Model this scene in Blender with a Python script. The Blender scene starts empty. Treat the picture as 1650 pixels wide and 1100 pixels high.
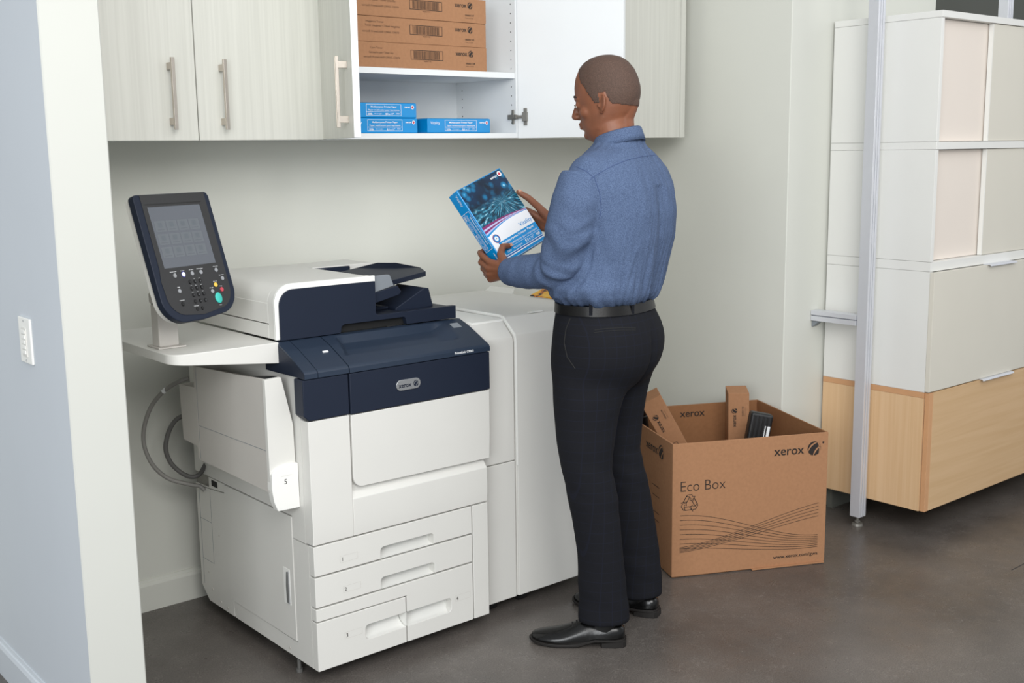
import bpy, bmesh, math, random
import numpy as np
from mathutils import Vector, Matrix

SC = bpy.context.scene
COL = SC.collection
random.seed(7)

# ------------------------------------------------------------------ camera
cam_d = bpy.data.cameras.new('camera')
cam = bpy.data.objects.new('camera', cam_d)
COL.objects.link(cam)
CM = Matrix(((0.76632061, -0.64232141, -0.01326394),
             (-0.11711239, -0.11936153, -0.98591963),
             (0.63169408, 0.7570839, -0.166693)))
rot = Matrix((CM[0], -CM[1], -CM[2])).transposed()
cam.matrix_world = Matrix.Translation((0, 0, 1.53)) @ rot.to_4x4()
cam_d.sensor_width = 36
cam_d.lens = 1832.76 / 1650 * 36
cam_d.clip_start = 0.05
cam_d.dof.use_dof = True
cam_d.dof.focus_distance = 3.45
cam_d.dof.aperture_fstop = 5.0
SC.camera = cam

# ------------------------------------------------------------------ world, lights, exposure
SC.view_settings.view_transform = 'Standard'
SC.view_settings.look = 'None'
SC.view_settings.gamma = 1
SC.view_settings.use_curve_mapping = False
SC.view_settings.exposure = 0.20
world = bpy.data.worlds.new('world')
SC.world = world
world.use_nodes = True
bg = world.node_tree.nodes['Background']
bg.inputs[0].default_value = (0.92, 0.96, 1.0, 1)
bg.inputs[1].default_value = 0.54


def area(name, loc, target, sx, sy, power, color=(1, 1, 1)):
    d = bpy.data.lights.new(name, 'AREA')
    d.shape = 'RECTANGLE'
    d.size = sx
    d.size_y = sy
    d.energy = power
    d.color = color
    o = bpy.data.objects.new(name, d)
    COL.objects.link(o)
    o.location = loc
    o.rotation_euler = (Vector(target) - Vector(loc)).to_track_quat('-Z', 'Y').to_euler()
    return o


area('key_softbox', (0.3, -1.1, 2.95), (2.3, 3.0, 1.05), 2.2, 1.6, 88, (1.0, 0.985, 0.96))
area('ceiling_panel', (2.0, 0.7, 3.15), (2.2, 1.6, 0.0), 3.0, 1.4, 32, (1.0, 0.99, 0.97))
area('left_softbox', (-1.7, -0.3, 1.9), (2.0, 3.2, 0.9), 1.8, 1.8, 84, (0.95, 0.98, 1.0))
area('right_softbox', (5.6, -0.3, 2.3), (3.8, 3.0, 1.1), 1.4, 1.4, 13, (1.0, 0.98, 0.95))


# ------------------------------------------------------------------ materials
def srgb(r, g, b):
    def f(c):
        c /= 255
        return c / 12.92 if c <= 0.04045 else ((c + 0.055) / 1.055) ** 2.4
    return (f(r), f(g), f(b), 1)


def mat(name, rgb, rough=0.5, metal=0.0, var=0.0, scale=20, bump=0.0, bscale=200, spec=0.5, stretch=None, coat=0.0):
    m = bpy.data.materials.new(name)
    m.use_nodes = True
    nt = m.node_tree
    p = nt.nodes['Principled BSDF']
    c = srgb(*rgb)
    p.inputs['Base Color'].default_value = c
    p.inputs['Roughness'].default_value = rough
    p.inputs['Metallic'].default_value = metal
    p.inputs['Specular IOR Level'].default_value = spec
    if coat:
        p.inputs['Coat Weight'].default_value = coat
        p.inputs['Coat Roughness'].default_value = 0.08
    tc = nt.nodes.new('ShaderNodeTexCoord')
    mp = nt.nodes.new('ShaderNodeMapping')
    nt.links.new(tc.outputs['Object'], mp.inputs['Vector'])
    if stretch:
        mp.inputs['Scale'].default_value = stretch
    if var > 0:
        n = nt.nodes.new('ShaderNodeTexNoise')
        n.inputs['Scale'].default_value = scale
        n.inputs['Detail'].default_value = 4
        nt.links.new(mp.outputs['Vector'], n.inputs['Vector'])
        r = nt.nodes.new('ShaderNodeValToRGB')
        r.color_ramp.elements[0].position = 0.3
        r.color_ramp.elements[1].position = 0.7
        r.color_ramp.elements[0].color = tuple(max(0, x * (1 - var)) for x in c[:3]) + (1,)
        r.color_ramp.elements[1].color = tuple(min(1, x * (1 + var)) for x in c[:3]) + (1,)
        nt.links.new(n.outputs['Fac'], r.inputs['Fac'])
        nt.links.new(r.outputs['Color'], p.inputs['Base Color'])
    if bump > 0:
        n2 = nt.nodes.new('ShaderNodeTexNoise')
        n2.inputs['Scale'].default_value = bscale
        nt.links.new(tc.outputs['Object'], n2.inputs['Vector'])
        b = nt.nodes.new('ShaderNodeBump')
        b.inputs['Strength'].default_value = bump
        b.inputs['Distance'].default_value = 0.001
        nt.links.new(n2.outputs['Fac'], b.inputs['Height'])
        nt.links.new(b.outputs['Normal'], p.inputs['Normal'])
    return m


def floor_mat():
    m = mat('polished_concrete', (92, 86, 82), 0.38)
    nt = m.node_tree
    p = nt.nodes['Principled BSDF']
    tc = nt.nodes['Texture Coordinate']

    def noise(s, d, rgh=0.6):
        n = nt.nodes.new('ShaderNodeTexNoise')
        n.inputs['Scale'].default_value = s
        n.inputs['Detail'].default_value = d
        n.inputs['Roughness'].default_value = rgh
        nt.links.new(tc.outputs['Object'], n.inputs['Vector'])
        return n

    def ramp(src, p0, c0, p1, c1):
        r = nt.nodes.new('ShaderNodeValToRGB')
        r.color_ramp.elements[0].position = p0
        r.color_ramp.elements[1].position = p1
        r.color_ramp.elements[0].color = c0
        r.color_ramp.elements[1].color = c1
        nt.links.new(src, r.inputs['Fac'])
        return r

    def mix(a, b, f, t='MIX'):
        x = nt.nodes.new('ShaderNodeMixRGB')
        x.blend_type = t
        nt.links.new(a, x.inputs[1])
        nt.links.new(b, x.inputs[2])
        if isinstance(f, float):
            x.inputs[0].default_value = f
        else:
            nt.links.new(f, x.inputs[0])
        return x.outputs[0]
    base = ramp(noise(1.6, 8).outputs['Fac'], 0.3, srgb(74, 70, 67), 0.72, srgb(108, 102, 97))
    fine = ramp(noise(230, 3, 0.85).outputs['Fac'], 0.35, (0.25, 0.25, 0.25, 1), 0.68, (1.6, 1.6, 1.6, 1))
    c = mix(base.outputs[0], fine.outputs[0], 0.55, 'MULTIPLY')
    sp = ramp(noise(95, 2, 0.5).outputs['Fac'], 0.74, (0, 0, 0, 1), 0.78, (1, 1, 1, 1))
    light = nt.nodes.new('ShaderNodeRGB')
    light.outputs[0].default_value = srgb(150, 144, 138)
    c = mix(c, light.outputs[0], sp.outputs[0])
    # fine scratches
    w = nt.nodes.new('ShaderNodeTexVoronoi')
    w.feature = 'DISTANCE_TO_EDGE'
    w.inputs['Scale'].default_value = 2.6
    ws = nt.nodes.new('ShaderNodeVectorMath')
    ws.operation = 'ADD'
    nt.links.new(tc.outputs['Object'], ws.inputs[0])
    wn = noise(5, 5)
    nt.links.new(wn.outputs['Color'], ws.inputs[1])
    nt.links.new(ws.outputs[0], w.inputs['Vector'])
    cr = ramp(w.outputs['Distance'], 0.0, (0.35, 0.35, 0.35, 1), 0.006, (0, 0, 0, 1))
    c = mix(c, light.outputs[0], cr.outputs[0])
    nt.links.new(c, p.inputs['Base Color'])
    rr = ramp(noise(9, 6).outputs['Fac'], 0.3, (0.24, 0.24, 0.24, 1), 0.75, (0.44, 0.44, 0.44, 1))
    nt.links.new(rr.outputs[0], p.inputs['Roughness'])
    b = nt.nodes.new('ShaderNodeBump')
    b.inputs['Strength'].default_value = 0.25
    b.inputs['Distance'].default_value = 0.002
    nt.links.new(noise(60, 6).outputs['Fac'], b.inputs['Height'])
    nt.links.new(b.outputs['Normal'], p.inputs['Normal'])
    return m


def wood_mat(name, c0, c1, vert=True, rough=0.45):
    m = mat(name, (200, 200, 200), rough)
    nt = m.node_tree
    p = nt.nodes['Principled BSDF']
    mp = nt.nodes['Mapping']
    mp.inputs['Scale'].default_value = (48, 48, 0.9) if vert else (1.0, 26, 26)
    n = nt.nodes.new('ShaderNodeTexNoise')
    n.inputs['Scale'].default_value = 1.6
    n.inputs['Detail'].default_value = 7
    n.inputs['Distortion'].default_value = 0.6
    nt.links.new(mp.outputs['Vector'], n.inputs['Vector'])
    r = nt.nodes.new('ShaderNodeValToRGB')
    r.color_ramp.elements[0].position = 0.36
    r.color_ramp.elements[0].color = srgb(*c0)
    r.color_ramp.elements[1].position = 0.62
    r.color_ramp.elements[1].color = srgb(*c1)
    nt.links.new(n.outputs['Fac'], r.inputs['Fac'])
    nt.links.new(r.outputs['Color'], p.inputs['Base Color'])
    return m


def weave_mat(name, base, dark):
    """fine dotted cloth"""
    m = mat(name, base, 0.85, spec=0.2)
    nt = m.node_tree
    p = nt.nodes['Principled BSDF']
    tc = nt.nodes['Texture Coordinate']
    a = nt.nodes.new('ShaderNodeTexNoise')
    a.inputs['Scale'].default_value = 420
    a.inputs['Detail'].default_value = 1
    nt.links.new(tc.outputs['Object'], a.inputs['Vector'])
    r = nt.nodes.new('ShaderNodeValToRGB')
    r.color_ramp.elements[0].position = 0.38
    r.color_ramp.elements[0].color = srgb(*dark)
    r.color_ramp.elements[1].position = 0.60
    r.color_ramp.elements[1].color = srgb(*base)
    nt.links.new(a.outputs['Fac'], r.inputs['Fac'])
    nt.links.new(r.outputs['Color'], p.inputs['Base Color'])
    return m


def plaid_mat():
    m = mat('dark_plaid_wool', (34, 36, 44), 0.85, spec=0.15)
    nt = m.node_tree
    p = nt.nodes['Principled BSDF']
    tc = nt.nodes['Texture Coordinate']
    sep = nt.nodes.new('ShaderNodeSeparateXYZ')
    nt.links.new(tc.outputs['Object'], sep.inputs[0])

    def stripe(sock, per, wid):
        a = nt.nodes.new('ShaderNodeMath')
        a.operation = 'PINGPONG'
        a.inputs[1].default_value = per / 2
        nt.links.new(sock, a.inputs[0])
        b = nt.nodes.new('ShaderNodeMath')
        b.operation = 'LESS_THAN'
        b.inputs[1].default_value = wid
        nt.links.new(a.outputs[0], b.inputs[0])
        return b.outputs[0]
    s = nt.nodes.new('ShaderNodeMath')
    s.operation = 'MAXIMUM'
    nt.links.new(stripe(sep.outputs[0], 0.030, 0.0012), s.inputs[0])
    nt.links.new(stripe(sep.outputs[2], 0.032, 0.0012), s.inputs[1])
    x = nt.nodes.new('ShaderNodeMixRGB')
    x.inputs[1].default_value = srgb(25, 26, 31)
    x.inputs[2].default_value = srgb(27, 29, 38)
    nt.links.new(s.outputs[0], x.inputs[0])
    nt.links.new(x.outputs[0], p.inputs['Base Color'])
    return m


M = {}
M['floor'] = floor_mat()
M['wall'] = mat('wall_paint', (214, 215, 207), 0.85, var=0.012, scale=3, bump=0.08, bscale=120, spec=0.2)
M['wall_white'] = mat('wall_white', (197, 198, 192), 0.8, var=0.01, scale=3, bump=0.08, bscale=120, spec=0.2)
M['wall_blue_lit'] = mat('wall_blue_light_tint', (200, 206, 212), 0.85, var=0.012, scale=3, bump=0.08, bscale=120, spec=0.2)
M['wall_shade'] = mat('wall_shade_grey', (92, 94, 88), 0.85, var=0.02, scale=3)
M['laminate'] = wood_mat('pale_wood_laminate', (201, 201, 193), (209, 209, 201))
M['melamine'] = mat('white_melamine', (228, 231, 232), 0.5, var=0.008, scale=8)
M['nickel'] = mat('brushed_nickel', (190, 182, 172), 0.35, 0.85, var=0.04, scale=60)
M['hinge'] = mat('hinge_steel', (132, 130, 124), 0.4, 0.45, var=0.08, scale=80)
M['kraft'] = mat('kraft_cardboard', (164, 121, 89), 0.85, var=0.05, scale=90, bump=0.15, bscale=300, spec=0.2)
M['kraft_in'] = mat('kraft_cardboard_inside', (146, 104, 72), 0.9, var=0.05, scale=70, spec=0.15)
M['ink'] = mat('black_ink', (38, 30, 26), 0.7, var=0.05, scale=50)
M['ink2'] = mat('brown_ink', (92, 66, 48), 0.8, var=0.05, scale=50)
M['white_plastic'] = mat('white_plastic', (216, 215, 210), 0.42, var=0.008, scale=8, bump=0.1, bscale=900)
M['white_trim'] = mat('bright_white_plastic', (236, 236, 232), 0.35, var=0.008, scale=8)
M['grey_plastic'] = mat('warm_grey_plastic', (196, 192, 186), 0.5, var=0.01, scale=8)
M['navy'] = mat('navy_plastic', (31, 38, 53), 0.45, spec=0.25, var=0.02, scale=10, bump=0.15, bscale=900)
M['navy_lid'] = mat('navy_lid_plastic', (38, 49, 65), 0.38, spec=0.35, var=0.02, scale=10, bump=0.1, bscale=900)
M['black'] = mat('black_plastic', (22, 23, 25), 0.45, var=0.05, scale=20)
M['gap'] = mat('dark_gap', (28, 28, 28), 0.8, var=0.05, scale=20)
M['guide'] = mat('grey_guide', (128, 134, 140), 0.45, var=0.02, scale=10)
M['panel_black'] = mat('control_panel_black', (44, 44, 45), 0.5, var=0.03, scale=10)
M['key_grey'] = mat('key_grey', (150, 152, 156), 0.4, var=0.03, scale=40)
M['key_dark'] = mat('key_dark', (20, 20, 21), 0.35, var=0.03, scale=40)
M['key_green'] = mat('key_green', (60, 188, 176), 0.35, var=0.03, scale=40)
M['key_red'] = mat('key_red', (196, 72, 84), 0.35, var=0.03, scale=40)
M['key_yellow'] = mat('key_yellow', (236, 196, 84), 0.35, var=0.03, scale=40)
M['white_ink'] = mat('white_ink', (232, 234, 236), 0.6, var=0.01, scale=40)
M['silver'] = mat('silver_badge', (176, 178, 180), 0.3, 0.7, var=0.03, scale=60)
M['aluminium'] = mat('anodised_aluminium', (214, 216, 222), 0.38, 0.35, var=0.01, scale=30)
M['slot'] = mat('slot_shadow_grey', (110, 113, 124), 0.5, 0.2, var=0.02, scale=30)
M['shelf_white'] = mat('cabinet_white', (224, 224, 220), 0.5, var=0.008, scale=6)
M['shelf_cream'] = mat('cabinet_cream', (226, 216, 206), 0.55, var=0.01, scale=6)
M['shelf_grey'] = mat('cabinet_warm_grey', (212, 208, 196), 0.55, var=0.01, scale=6)
M['maple'] = wood_mat('maple_veneer', (214, 178, 136), (220, 186, 146), True)
M['maple_edge'] = mat('maple_edge', (202, 154, 112), 0.55, var=0.03, scale=20)
M['maple_h'] = wood_mat('maple_veneer_horizontal', (204, 170, 128), (211, 178, 138), False)
M['cable_light'] = mat('light_grey_cable', (138, 136, 132), 0.5, var=0.03, scale=40)
M['cable_dark'] = mat('dark_grey_cable', (92, 91, 89), 0.5, var=0.03, scale=40)
M['rubber'] = mat('black_rubber', (18, 18, 18), 0.7, var=0.05, scale=40)
M['wrap_blue'] = mat('cyan_blue_wrapper', (0, 138, 205), 0.3, var=0.03, scale=20, bump=0.12, bscale=60)
M['wrap_white'] = mat('white_wrapper', (232, 234, 238), 0.3, var=0.01, scale=20)
M['wrap_magenta'] = mat('magenta_wrapper', (128, 46, 104), 0.3, var=0.03, scale=20)
M['wrap_lilac'] = mat('lilac_wrapper', (188, 190, 226), 0.3, var=0.03, scale=20)
M['wrap_dblue'] = mat('deep_blue_wrapper', (0, 92, 168), 0.3, var=0.03, scale=20)
M['logo_red'] = mat('logo_red', (196, 60, 78), 0.4, var=0.02, scale=20)
M['shirt'] = weave_mat('blue_shirt_weave', (88, 105, 135), (69, 84, 113))
M['seam'] = mat('shirt_seam', (66, 84, 122), 0.9, var=0.02, scale=60)
M['plaid'] = plaid_mat()
M['leather'] = mat('black_leather', (9, 9, 9), 0.24, var=0.05, scale=30, bump=0.25, bscale=90, coat=0.12, spec=0.35)
M['belt'] = mat('belt_leather', (14, 13, 13), 0.40, spec=0.35, var=0.05, scale=30, bump=0.2, bscale=200)
M['sole'] = mat('shoe_sole', (24, 21, 19), 0.6, var=0.08, scale=40)
M['skin'] = mat('brown_skin', (126, 78, 54), 0.50, var=0.09, scale=26, bump=0.25, bscale=220)
M['nail'] = mat('finger_nail', (196, 150, 128), 0.35, var=0.02, scale=60)
M['hair'] = mat('close_cropped_hair', (80, 60, 50), 0.75, var=0.35, scale=420, bump=0.6, bscale=700)
M['eye_white'] = mat('eye_white', (225, 215, 205), 0.25, var=0.02, scale=40)
M['lash'] = mat('dark_brow_hair', (30, 20, 16), 0.8, var=0.1, scale=200)
for k in ('skin',):
    M[k].node_tree.nodes['Principled BSDF'].inputs['Subsurface Weight'].default_value = 0.06
    M[k].node_tree.nodes['Principled BSDF'].inputs['Subsurface Scale'].default_value = 0.01


# ------------------------------------------------------------------ mesh builder
class MB:
    def __init__(s):
        s.v, s.f, s.m = [], [], []

    def add(s, vs, fs, mi=0):
        o = len(s.v)
        s.v += [tuple(v) for v in vs]
        s.f += [tuple(i + o for i in f) for f in fs]
        s.m += [mi] * len(fs)
        return s

    def box(s, x0, x1, y0, y1, z0, z1, mi=0):
        vs = [(x, y, z) for z in (z0, z1) for y in (y0, y1) for x in (x0, x1)]
        return s.add(vs, [(0, 2, 3, 1), (4, 5, 7, 6), (0, 1, 5, 4), (2, 6, 7, 3), (0, 4, 6, 2), (1, 3, 7, 5)], mi)

    def obox(s, c, ax, ay, az, hx, hy, hz, mi=0):
        c, ax, ay, az = map(Vector, (c, ax, ay, az))
        vs = [c + ax * hx * i + ay * hy * j + az * hz * k for k in (-1, 1) for j in (-1, 1) for i in (-1, 1)]
        return s.add(vs, [(0, 2, 3, 1), (4, 5, 7, 6), (0, 1, 5, 4), (2, 6, 7, 3), (0, 4, 6, 2), (1, 3, 7, 5)], mi)

    def prism(s, poly, axis, a, b, mi=0, frame=None):
        """poly in the two other axes (order x,y,z without axis); extruded from a to b."""
        n = len(poly)
        area2 = sum(poly[i][0] * poly[(i + 1) % n][1] - poly[(i + 1) % n][0] * poly[i][1] for i in range(n))
        if area2 < 0:
            poly = poly[::-1]

        def P(p, t):
            if axis == 'x':
                return (t, p[0], p[1])
            if axis == 'y':
                return (p[0], t, p[1])
            return (p[0], p[1], t)
        flip = (axis == 'y')
        vs = [P(p, a) for p in poly] + [P(p, b) for p in poly]
        fs = [tuple(range(n))[::-1], tuple(range(n, 2 * n))] + [(i, (i + 1) % n, n + (i + 1) % n, n + i) for i in range(n)]
        if flip != (a > b):
            fs = [f[::-1] for f in fs]
        return s.add(vs, fs, mi)

    def tube(s, pts, r, seg=12, mi=0, cap=True):
        pts = [Vector(p) for p in pts]
        n = len(pts)
        rr = r if isinstance(r, (list, tuple)) else [r] * n
        up = None
        vs = []
        for i, p in enumerate(pts):
            t = (pts[min(i + 1, n - 1)] - pts[max(i - 1, 0)]).normalized()
            if up is None:
                up = t.orthogonal().normalized()
            up = (up - t * up.dot(t)).normalized()
            sd = t.cross(up)
            for k in range(seg):
                a = 2 * math.pi * k / seg
                vs.append(p + (up * math.cos(a) + sd * math.sin(a)) * rr[i])
        fs = []
        for i in range(n - 1):
            for k in range(seg):
                a, b = i * seg + k, i * seg + (k + 1) % seg
                fs.append((a, b, b + seg, a + seg))
        if cap:
            fs.append(tuple(range(seg))[::-1])
            fs.append(tuple(range((n - 1) * seg, n * seg)))
        return s.add(vs, fs, mi)

    def capsule(s, pts, r, seg=14, mi=0):
        """tube with rounded ends"""
        pts = [Vector(p) for p in pts]
        rr = list(r) if isinstance(r, (list, tuple)) else [r] * len(pts)
        a = (pts[0] - pts[1]).normalized()
        b = (pts[-1] - pts[-2]).normalized()
        P, R = [], []
        for t in (0.98, 0.85, 0.6, 0.3):
            P.append(pts[0] + a * rr[0] * t)
            R.append(rr[0] * math.sqrt(1 - t * t))
        P += pts
        R += rr
        for t in (0.3, 0.6, 0.85, 0.98):
            P.append(pts[-1] + b * rr[-1] * t)
            R.append(rr[-1] * math.sqrt(1 - t * t))
        return s.tube(P, R, seg, mi)

    def loft(s, rings, mi=0, cap=True):
        n = len(rings[0])
        vs = [v for r in rings for v in r]
        fs = []
        for i in range(len(rings) - 1):
            for k in range(n):
                a, b = i * n + k, i * n + (k + 1) % n
                fs.append((a, b, b + n, a + n))
        if cap:
            fs.append(tuple(range(n))[::-1])
            fs.append(tuple(range((len(rings) - 1) * n, len(rings) * n)))
        return s.add(vs, fs, mi)

    def ellipsoid(s, c, ax, rad, nu=20, nv=12, mi=0):
        c = Vector(c)
        ax = [Vector(a) for a in ax]
        rings = []
        for j in range(nv + 1):
            t = math.pi * (0.02 + 0.96 * j / nv)
            rings.append([c + ax[0] * rad[0] * math.sin(t) * math.cos(2 * math.pi * k / nu)
                          + ax[1] * rad[1] * math.sin(t) * math.sin(2 * math.pi * k / nu)
                          - ax[2] * rad[2] * math.cos(t) for k in range(nu)])
        return s.loft(rings, mi)

    def build(s, name, mats, parent=None, bevel=0.0, seg=2, smooth=False, angle=35):
        me = bpy.data.meshes.new(name)
        me.from_pydata(s.v, [], s.f)
        if not isinstance(mats, (list, tuple)):
            mats = [mats]
        for m in mats:
            me.materials.append(M[m] if isinstance(m, str) else m)
        me.polygons.foreach_set('material_index', s.m)
        o = bpy.data.objects.new(name, me)
        COL.objects.link(o)
        b = bmesh.new()
        b.from_mesh(me)
        bmesh.ops.recalc_face_normals(b, faces=b.faces)
        b.to_mesh(me)
        b.free()
        if bevel > 0:
            md = o.modifiers.new('bevel', 'BEVEL')
            md.width = bevel
            md.segments = seg
            md.limit_method = 'ANGLE'
            md.angle_limit = math.radians(30)
            md.harden_normals = True
            smooth = True
            angle = 30
        if smooth:
            me.polygons.foreach_set('use_smooth', [True] * len(me.polygons))
            if angle < 179:
                me.set_sharp_from_angle(angle=math.radians(angle))
        me.update()
        if parent is not None:
            adopt(o, parent)
        return o


def adopt(o, parent):
    o.parent = parent
    if parent.get('_local'):
        return
    r = parent
    T = Matrix.Identity(4)
    chain = []
    while r is not None:
        chain.append(r)
        r = r.parent
    # parents are unrotated empties or meshes at identity; world = sum of their transforms
    W = Matrix.Identity(4)
    for q in reversed(chain):
        W = W @ q.matrix_parent_inverse @ q.matrix_basis
    o.matrix_parent_inverse = W.inverted()


def thing(name, label, cat, loc=(0, 0, 0), group=None, local=False):
    o = bpy.data.objects.new(name, None)
    COL.objects.link(o)
    o.location = loc
    o.empty_display_size = 0.05
    o['label'] = label
    o['category'] = cat
    if group:
        o['group'] = group
    if local:
        o['_local'] = 1
    return o


def tag(o, label, cat, group=None, kind=None):
    o['label'] = label
    o['category'] = cat
    if group:
        o['group'] = group
    if kind:
        o['kind'] = kind
    return o


def struct(o, label=None):
    o['kind'] = 'structure'
    if label:
        o['label'] = label
    return o


def kids(o):
    return [c for c in bpy.data.objects if c.parent == o]


def copy_tree(o, parent=None):
    c = o.copy()
    COL.objects.link(c)
    if parent is not None:
        c.parent = parent
    for ch in kids(o):
        copy_tree(ch, c)
    return c


def text_mesh(mb, s, org, right, up, h, width=None, mi=0, lift=0.0006, align='LEFT', bold=0.0):
    """flat printed lettering; org is the baseline start, h the cap height"""
    cu = bpy.data.curves.new('t', 'FONT')
    cu.body = s
    cu.resolution_u = 3
    cu.offset = bold
    cu.align_x = align
    to = bpy.data.objects.new('t', cu)
    COL.objects.link(to)
    dg = bpy.context.evaluated_depsgraph_get()
    me = bpy.data.meshes.new_from_object(to.evaluated_get(dg))
    right, up, org = Vector(right).normalized(), Vector(up).normalized(), Vector(org)
    n = right.cross(up)
    if len(me.vertices):
        xs = [v.co.x for v in me.vertices]
        ext = max(xs) - min(xs)
        sy = h / 0.72
        sx = (width / ext) if width else sy
        vs = [org + right * v.co.x * sx + up * v.co.y * sy + n * lift for v in me.vertices]
        mb.add(vs, [tuple(p.vertices) for p in me.polygons], mi)
    bpy.data.objects.remove(to)
    bpy.data.meshes.remove(me)
    bpy.data.curves.remove(cu)


def quad(mb, c, right, up, w, h, mi=0, lift=0.0005):
    c, right, up = Vector(c), Vector(right).normalized(), Vector(up).normalized()
    n = right.cross(up)
    c = c + n * lift
    mb.add([c - right * w / 2 - up * h / 2, c + right * w / 2 - up * h / 2, c + right * w / 2 + up * h / 2, c - right * w / 2 + up * h / 2], [(0, 1, 2, 3)], mi)


def outline(mb, c, right, up, w, h, t, mi=0, lift=0.0006):
    c, right, up = Vector(c), Vector(right).normalized(), Vector(up).normalized()
    for sx in (-1, 1):
        quad(mb, c + right * sx * (w - t) / 2, right, up, t, h, mi, lift)
        quad(mb, c + up * sx * (h - t) / 2, right, up, w - 2 * t, t, mi, lift)


def disc(mb, c, right, up, rx, ry, mi=0, lift=0.0006, seg=28):
    c, right, up = Vector(c), Vector(right).normalized(), Vector(up).normalized()
    n = right.cross(up)
    mb.add([c + n * lift + right * rx * math.cos(2 * math.pi * k / seg) + up * ry * math.sin(2 * math.pi * k / seg) for k in range(seg)], [tuple(range(seg))], mi)


def ribbon(mb, c, right, up, pts, wid, mi=0, lift=0.0006):
    """flat curved line through 2D pts; wid may vary"""
    c, right, up = Vector(c), Vector(right).normalized(), Vector(up).normalized()
    n = right.cross(up)
    N = len(pts)
    vs = []
    for i, p in enumerate(pts):
        q0, q1 = pts[max(i - 1, 0)], pts[min(i + 1, N - 1)]
        d = Vector((q1[0] - q0[0], q1[1] - q0[1])).normalized()
        w = wid[i] if isinstance(wid, (list, tuple)) else wid
        for sgn in (1, -1):
            x, y = p[0] - d.y * w / 2 * sgn, p[1] + d.x * w / 2 * sgn
            vs.append(c + n * lift + right * x + up * y)
    mb.add(vs, [(2 * i + 1, 2 * i + 3, 2 * i + 2, 2 * i) for i in range(N - 1)], mi)


def ball_logo(mb, c, right, up, r, mi_dark, mi_light, lift=0.0006):
    disc(mb, c, right, up, r, r, mi_dark, lift)
    for s0, s1, bend in ((200, 62, 0.25), (318, 62, -0.22), (262, 20, 0.15)):
        a0, a1 = math.radians(s0), math.radians(s1)
        P0, P1 = Vector((math.cos(a0), math.sin(a0))) * r, Vector((math.cos(a1), math.sin(a1))) * r
        pts, ws = [], []
        for k in range(9):
            t = k / 8
            p = P0.lerp(P1, t)
            d = (P1 - P0).normalized()
            p = p + Vector((-d.y, d.x)) * bend * r * math.sin(math.pi * t)
            pts.append((p.x, p.y))
            ws.append(r * (0.10 + 0.13 * math.sin(math.pi * t)))
        ribbon(mb, c, right, up, pts, ws, mi_light, lift + 0.0003)


def arc(cx, cy, r, a0, a1, n=8):
    return [(cx + r * math.cos(math.radians(a0 + (a1 - a0) * i / n)), cy + r * math.sin(math.radians(a0 + (a1 - a0) * i / n))) for i in range(n + 1)]


X, Y, Z = (1, 0, 0), (0, 1, 0), (0, 0, 1)
NY = (0, -1, 0)

# ================================================================== ROOM
YW, YS = 3.62, 2.758          # alcove back wall, stub wall behind the tall storage unit
struct(MB().box(-3.5, 9.5, -2.0, 6.0, -0.1, 0.0).build('floor', 'floor'), 'dark grey polished concrete floor')
struct(MB().box(0.5, 3.722, YW, YW + 0.12, 0, 3.2).build('wall_back', 'wall'), 'pale grey-green back wall of the copier alcove')
struct(MB().box(3.722, 4.75, YS, YS + 1.0, 0, 3.2).build('wall_right', 'wall', bevel=0.004), 'pale wall stub behind the tall storage unit')
struct(MB().box(4.75, 9.0, YS + 0.35, YS + 0.5, 0, 3.2).build('wall_far', 'wall_shade'), 'wall seen above the tall storage unit, coloured dark for the light falloff')  # light fading out above the unit, put in as a dark wall colour
w = MB().box(0.8765, 1.015, 2.685, YW, 0, 3.2)
w.build('wall_left', 'wall_white')
wl = bpy.data.objects['wall_left']
struct(wl, 'white end of the partition wall at the left edge')
wl.data.materials.append(M['wall_blue_lit'])  # left face tinted bluish for the cool light reaching it
for p in wl.data.polygons:
    if p.normal.x < -0.9:
        p.material_index = 1
md = wl.modifiers.new('bevel', 'BEVEL')
md.width = 0.003


def baseboard(name, prof_axis, a, b, base, sgn, m):
    # small step moulding 0.108 high
    pr = [(0, 0), (0.014, 0), (0.014, 0.088), (0.010, 0.098), (0.006, 0.100), (0.004, 0.109), (0, 0.109)]
    mb = MB()
    mb.prism([(base + sgn * p[0], p[1]) for p in pr], prof_axis, a, b)
    return struct(mb.build(name, m))


baseboard('baseboard_back', 'x', 1.016, 3.72, YW, -1, 'wall')
baseboard('baseboard_left', 'y', 2.70, YW, 0.8765, -1, 'wall_blue_lit')
baseboard('baseboard_right', 'y', YS, YW, 3.722, -1, 'wall')
M['crack'] = mat('floor_joint', (48, 45, 44), 0.7)
struct(MB().box(3.9, 7.0, 1.86, 1.864, -0.001, 0.0006).build('trim_1', 'crack'), 'thin joint cut in the concrete floor')

# light switch on the partition
t = thing('light_switch', 'white plastic wall switch plate on the left partition', 'switch', (0.8765, 2.958, 1.07))
b = MB().box(0.870, 0.8765, 2.914, 3.002, 1.013, 1.129)
b.build('wall_plate', 'white_trim', t, bevel=0.002)
b = MB().box(0.8675, 0.871, 2.943, 2.976, 1.030, 1.104)
b.build('button_strip', 'white_plastic', t, bevel=0.001)
for i in range(5):
    z = 1.037 + i * 0.013
    MB().box(0.8655, 0.868, 2.947, 2.971, z, z + 0.0095).build('push_button', 'white_trim', t, bevel=0.001)
for z in (1.020, 1.121):
    MB().tube([(0.870, 2.958, z), (0.8690, 2.958, z)], 0.0028, 10).build('screw', 'silver', t)

# ================================================================== WALL CABINETS
CF, CZ0, CZ1 = 3.25, 1.57, 2.47      # carcass front, bottom, top
DT = 0.021


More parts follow.
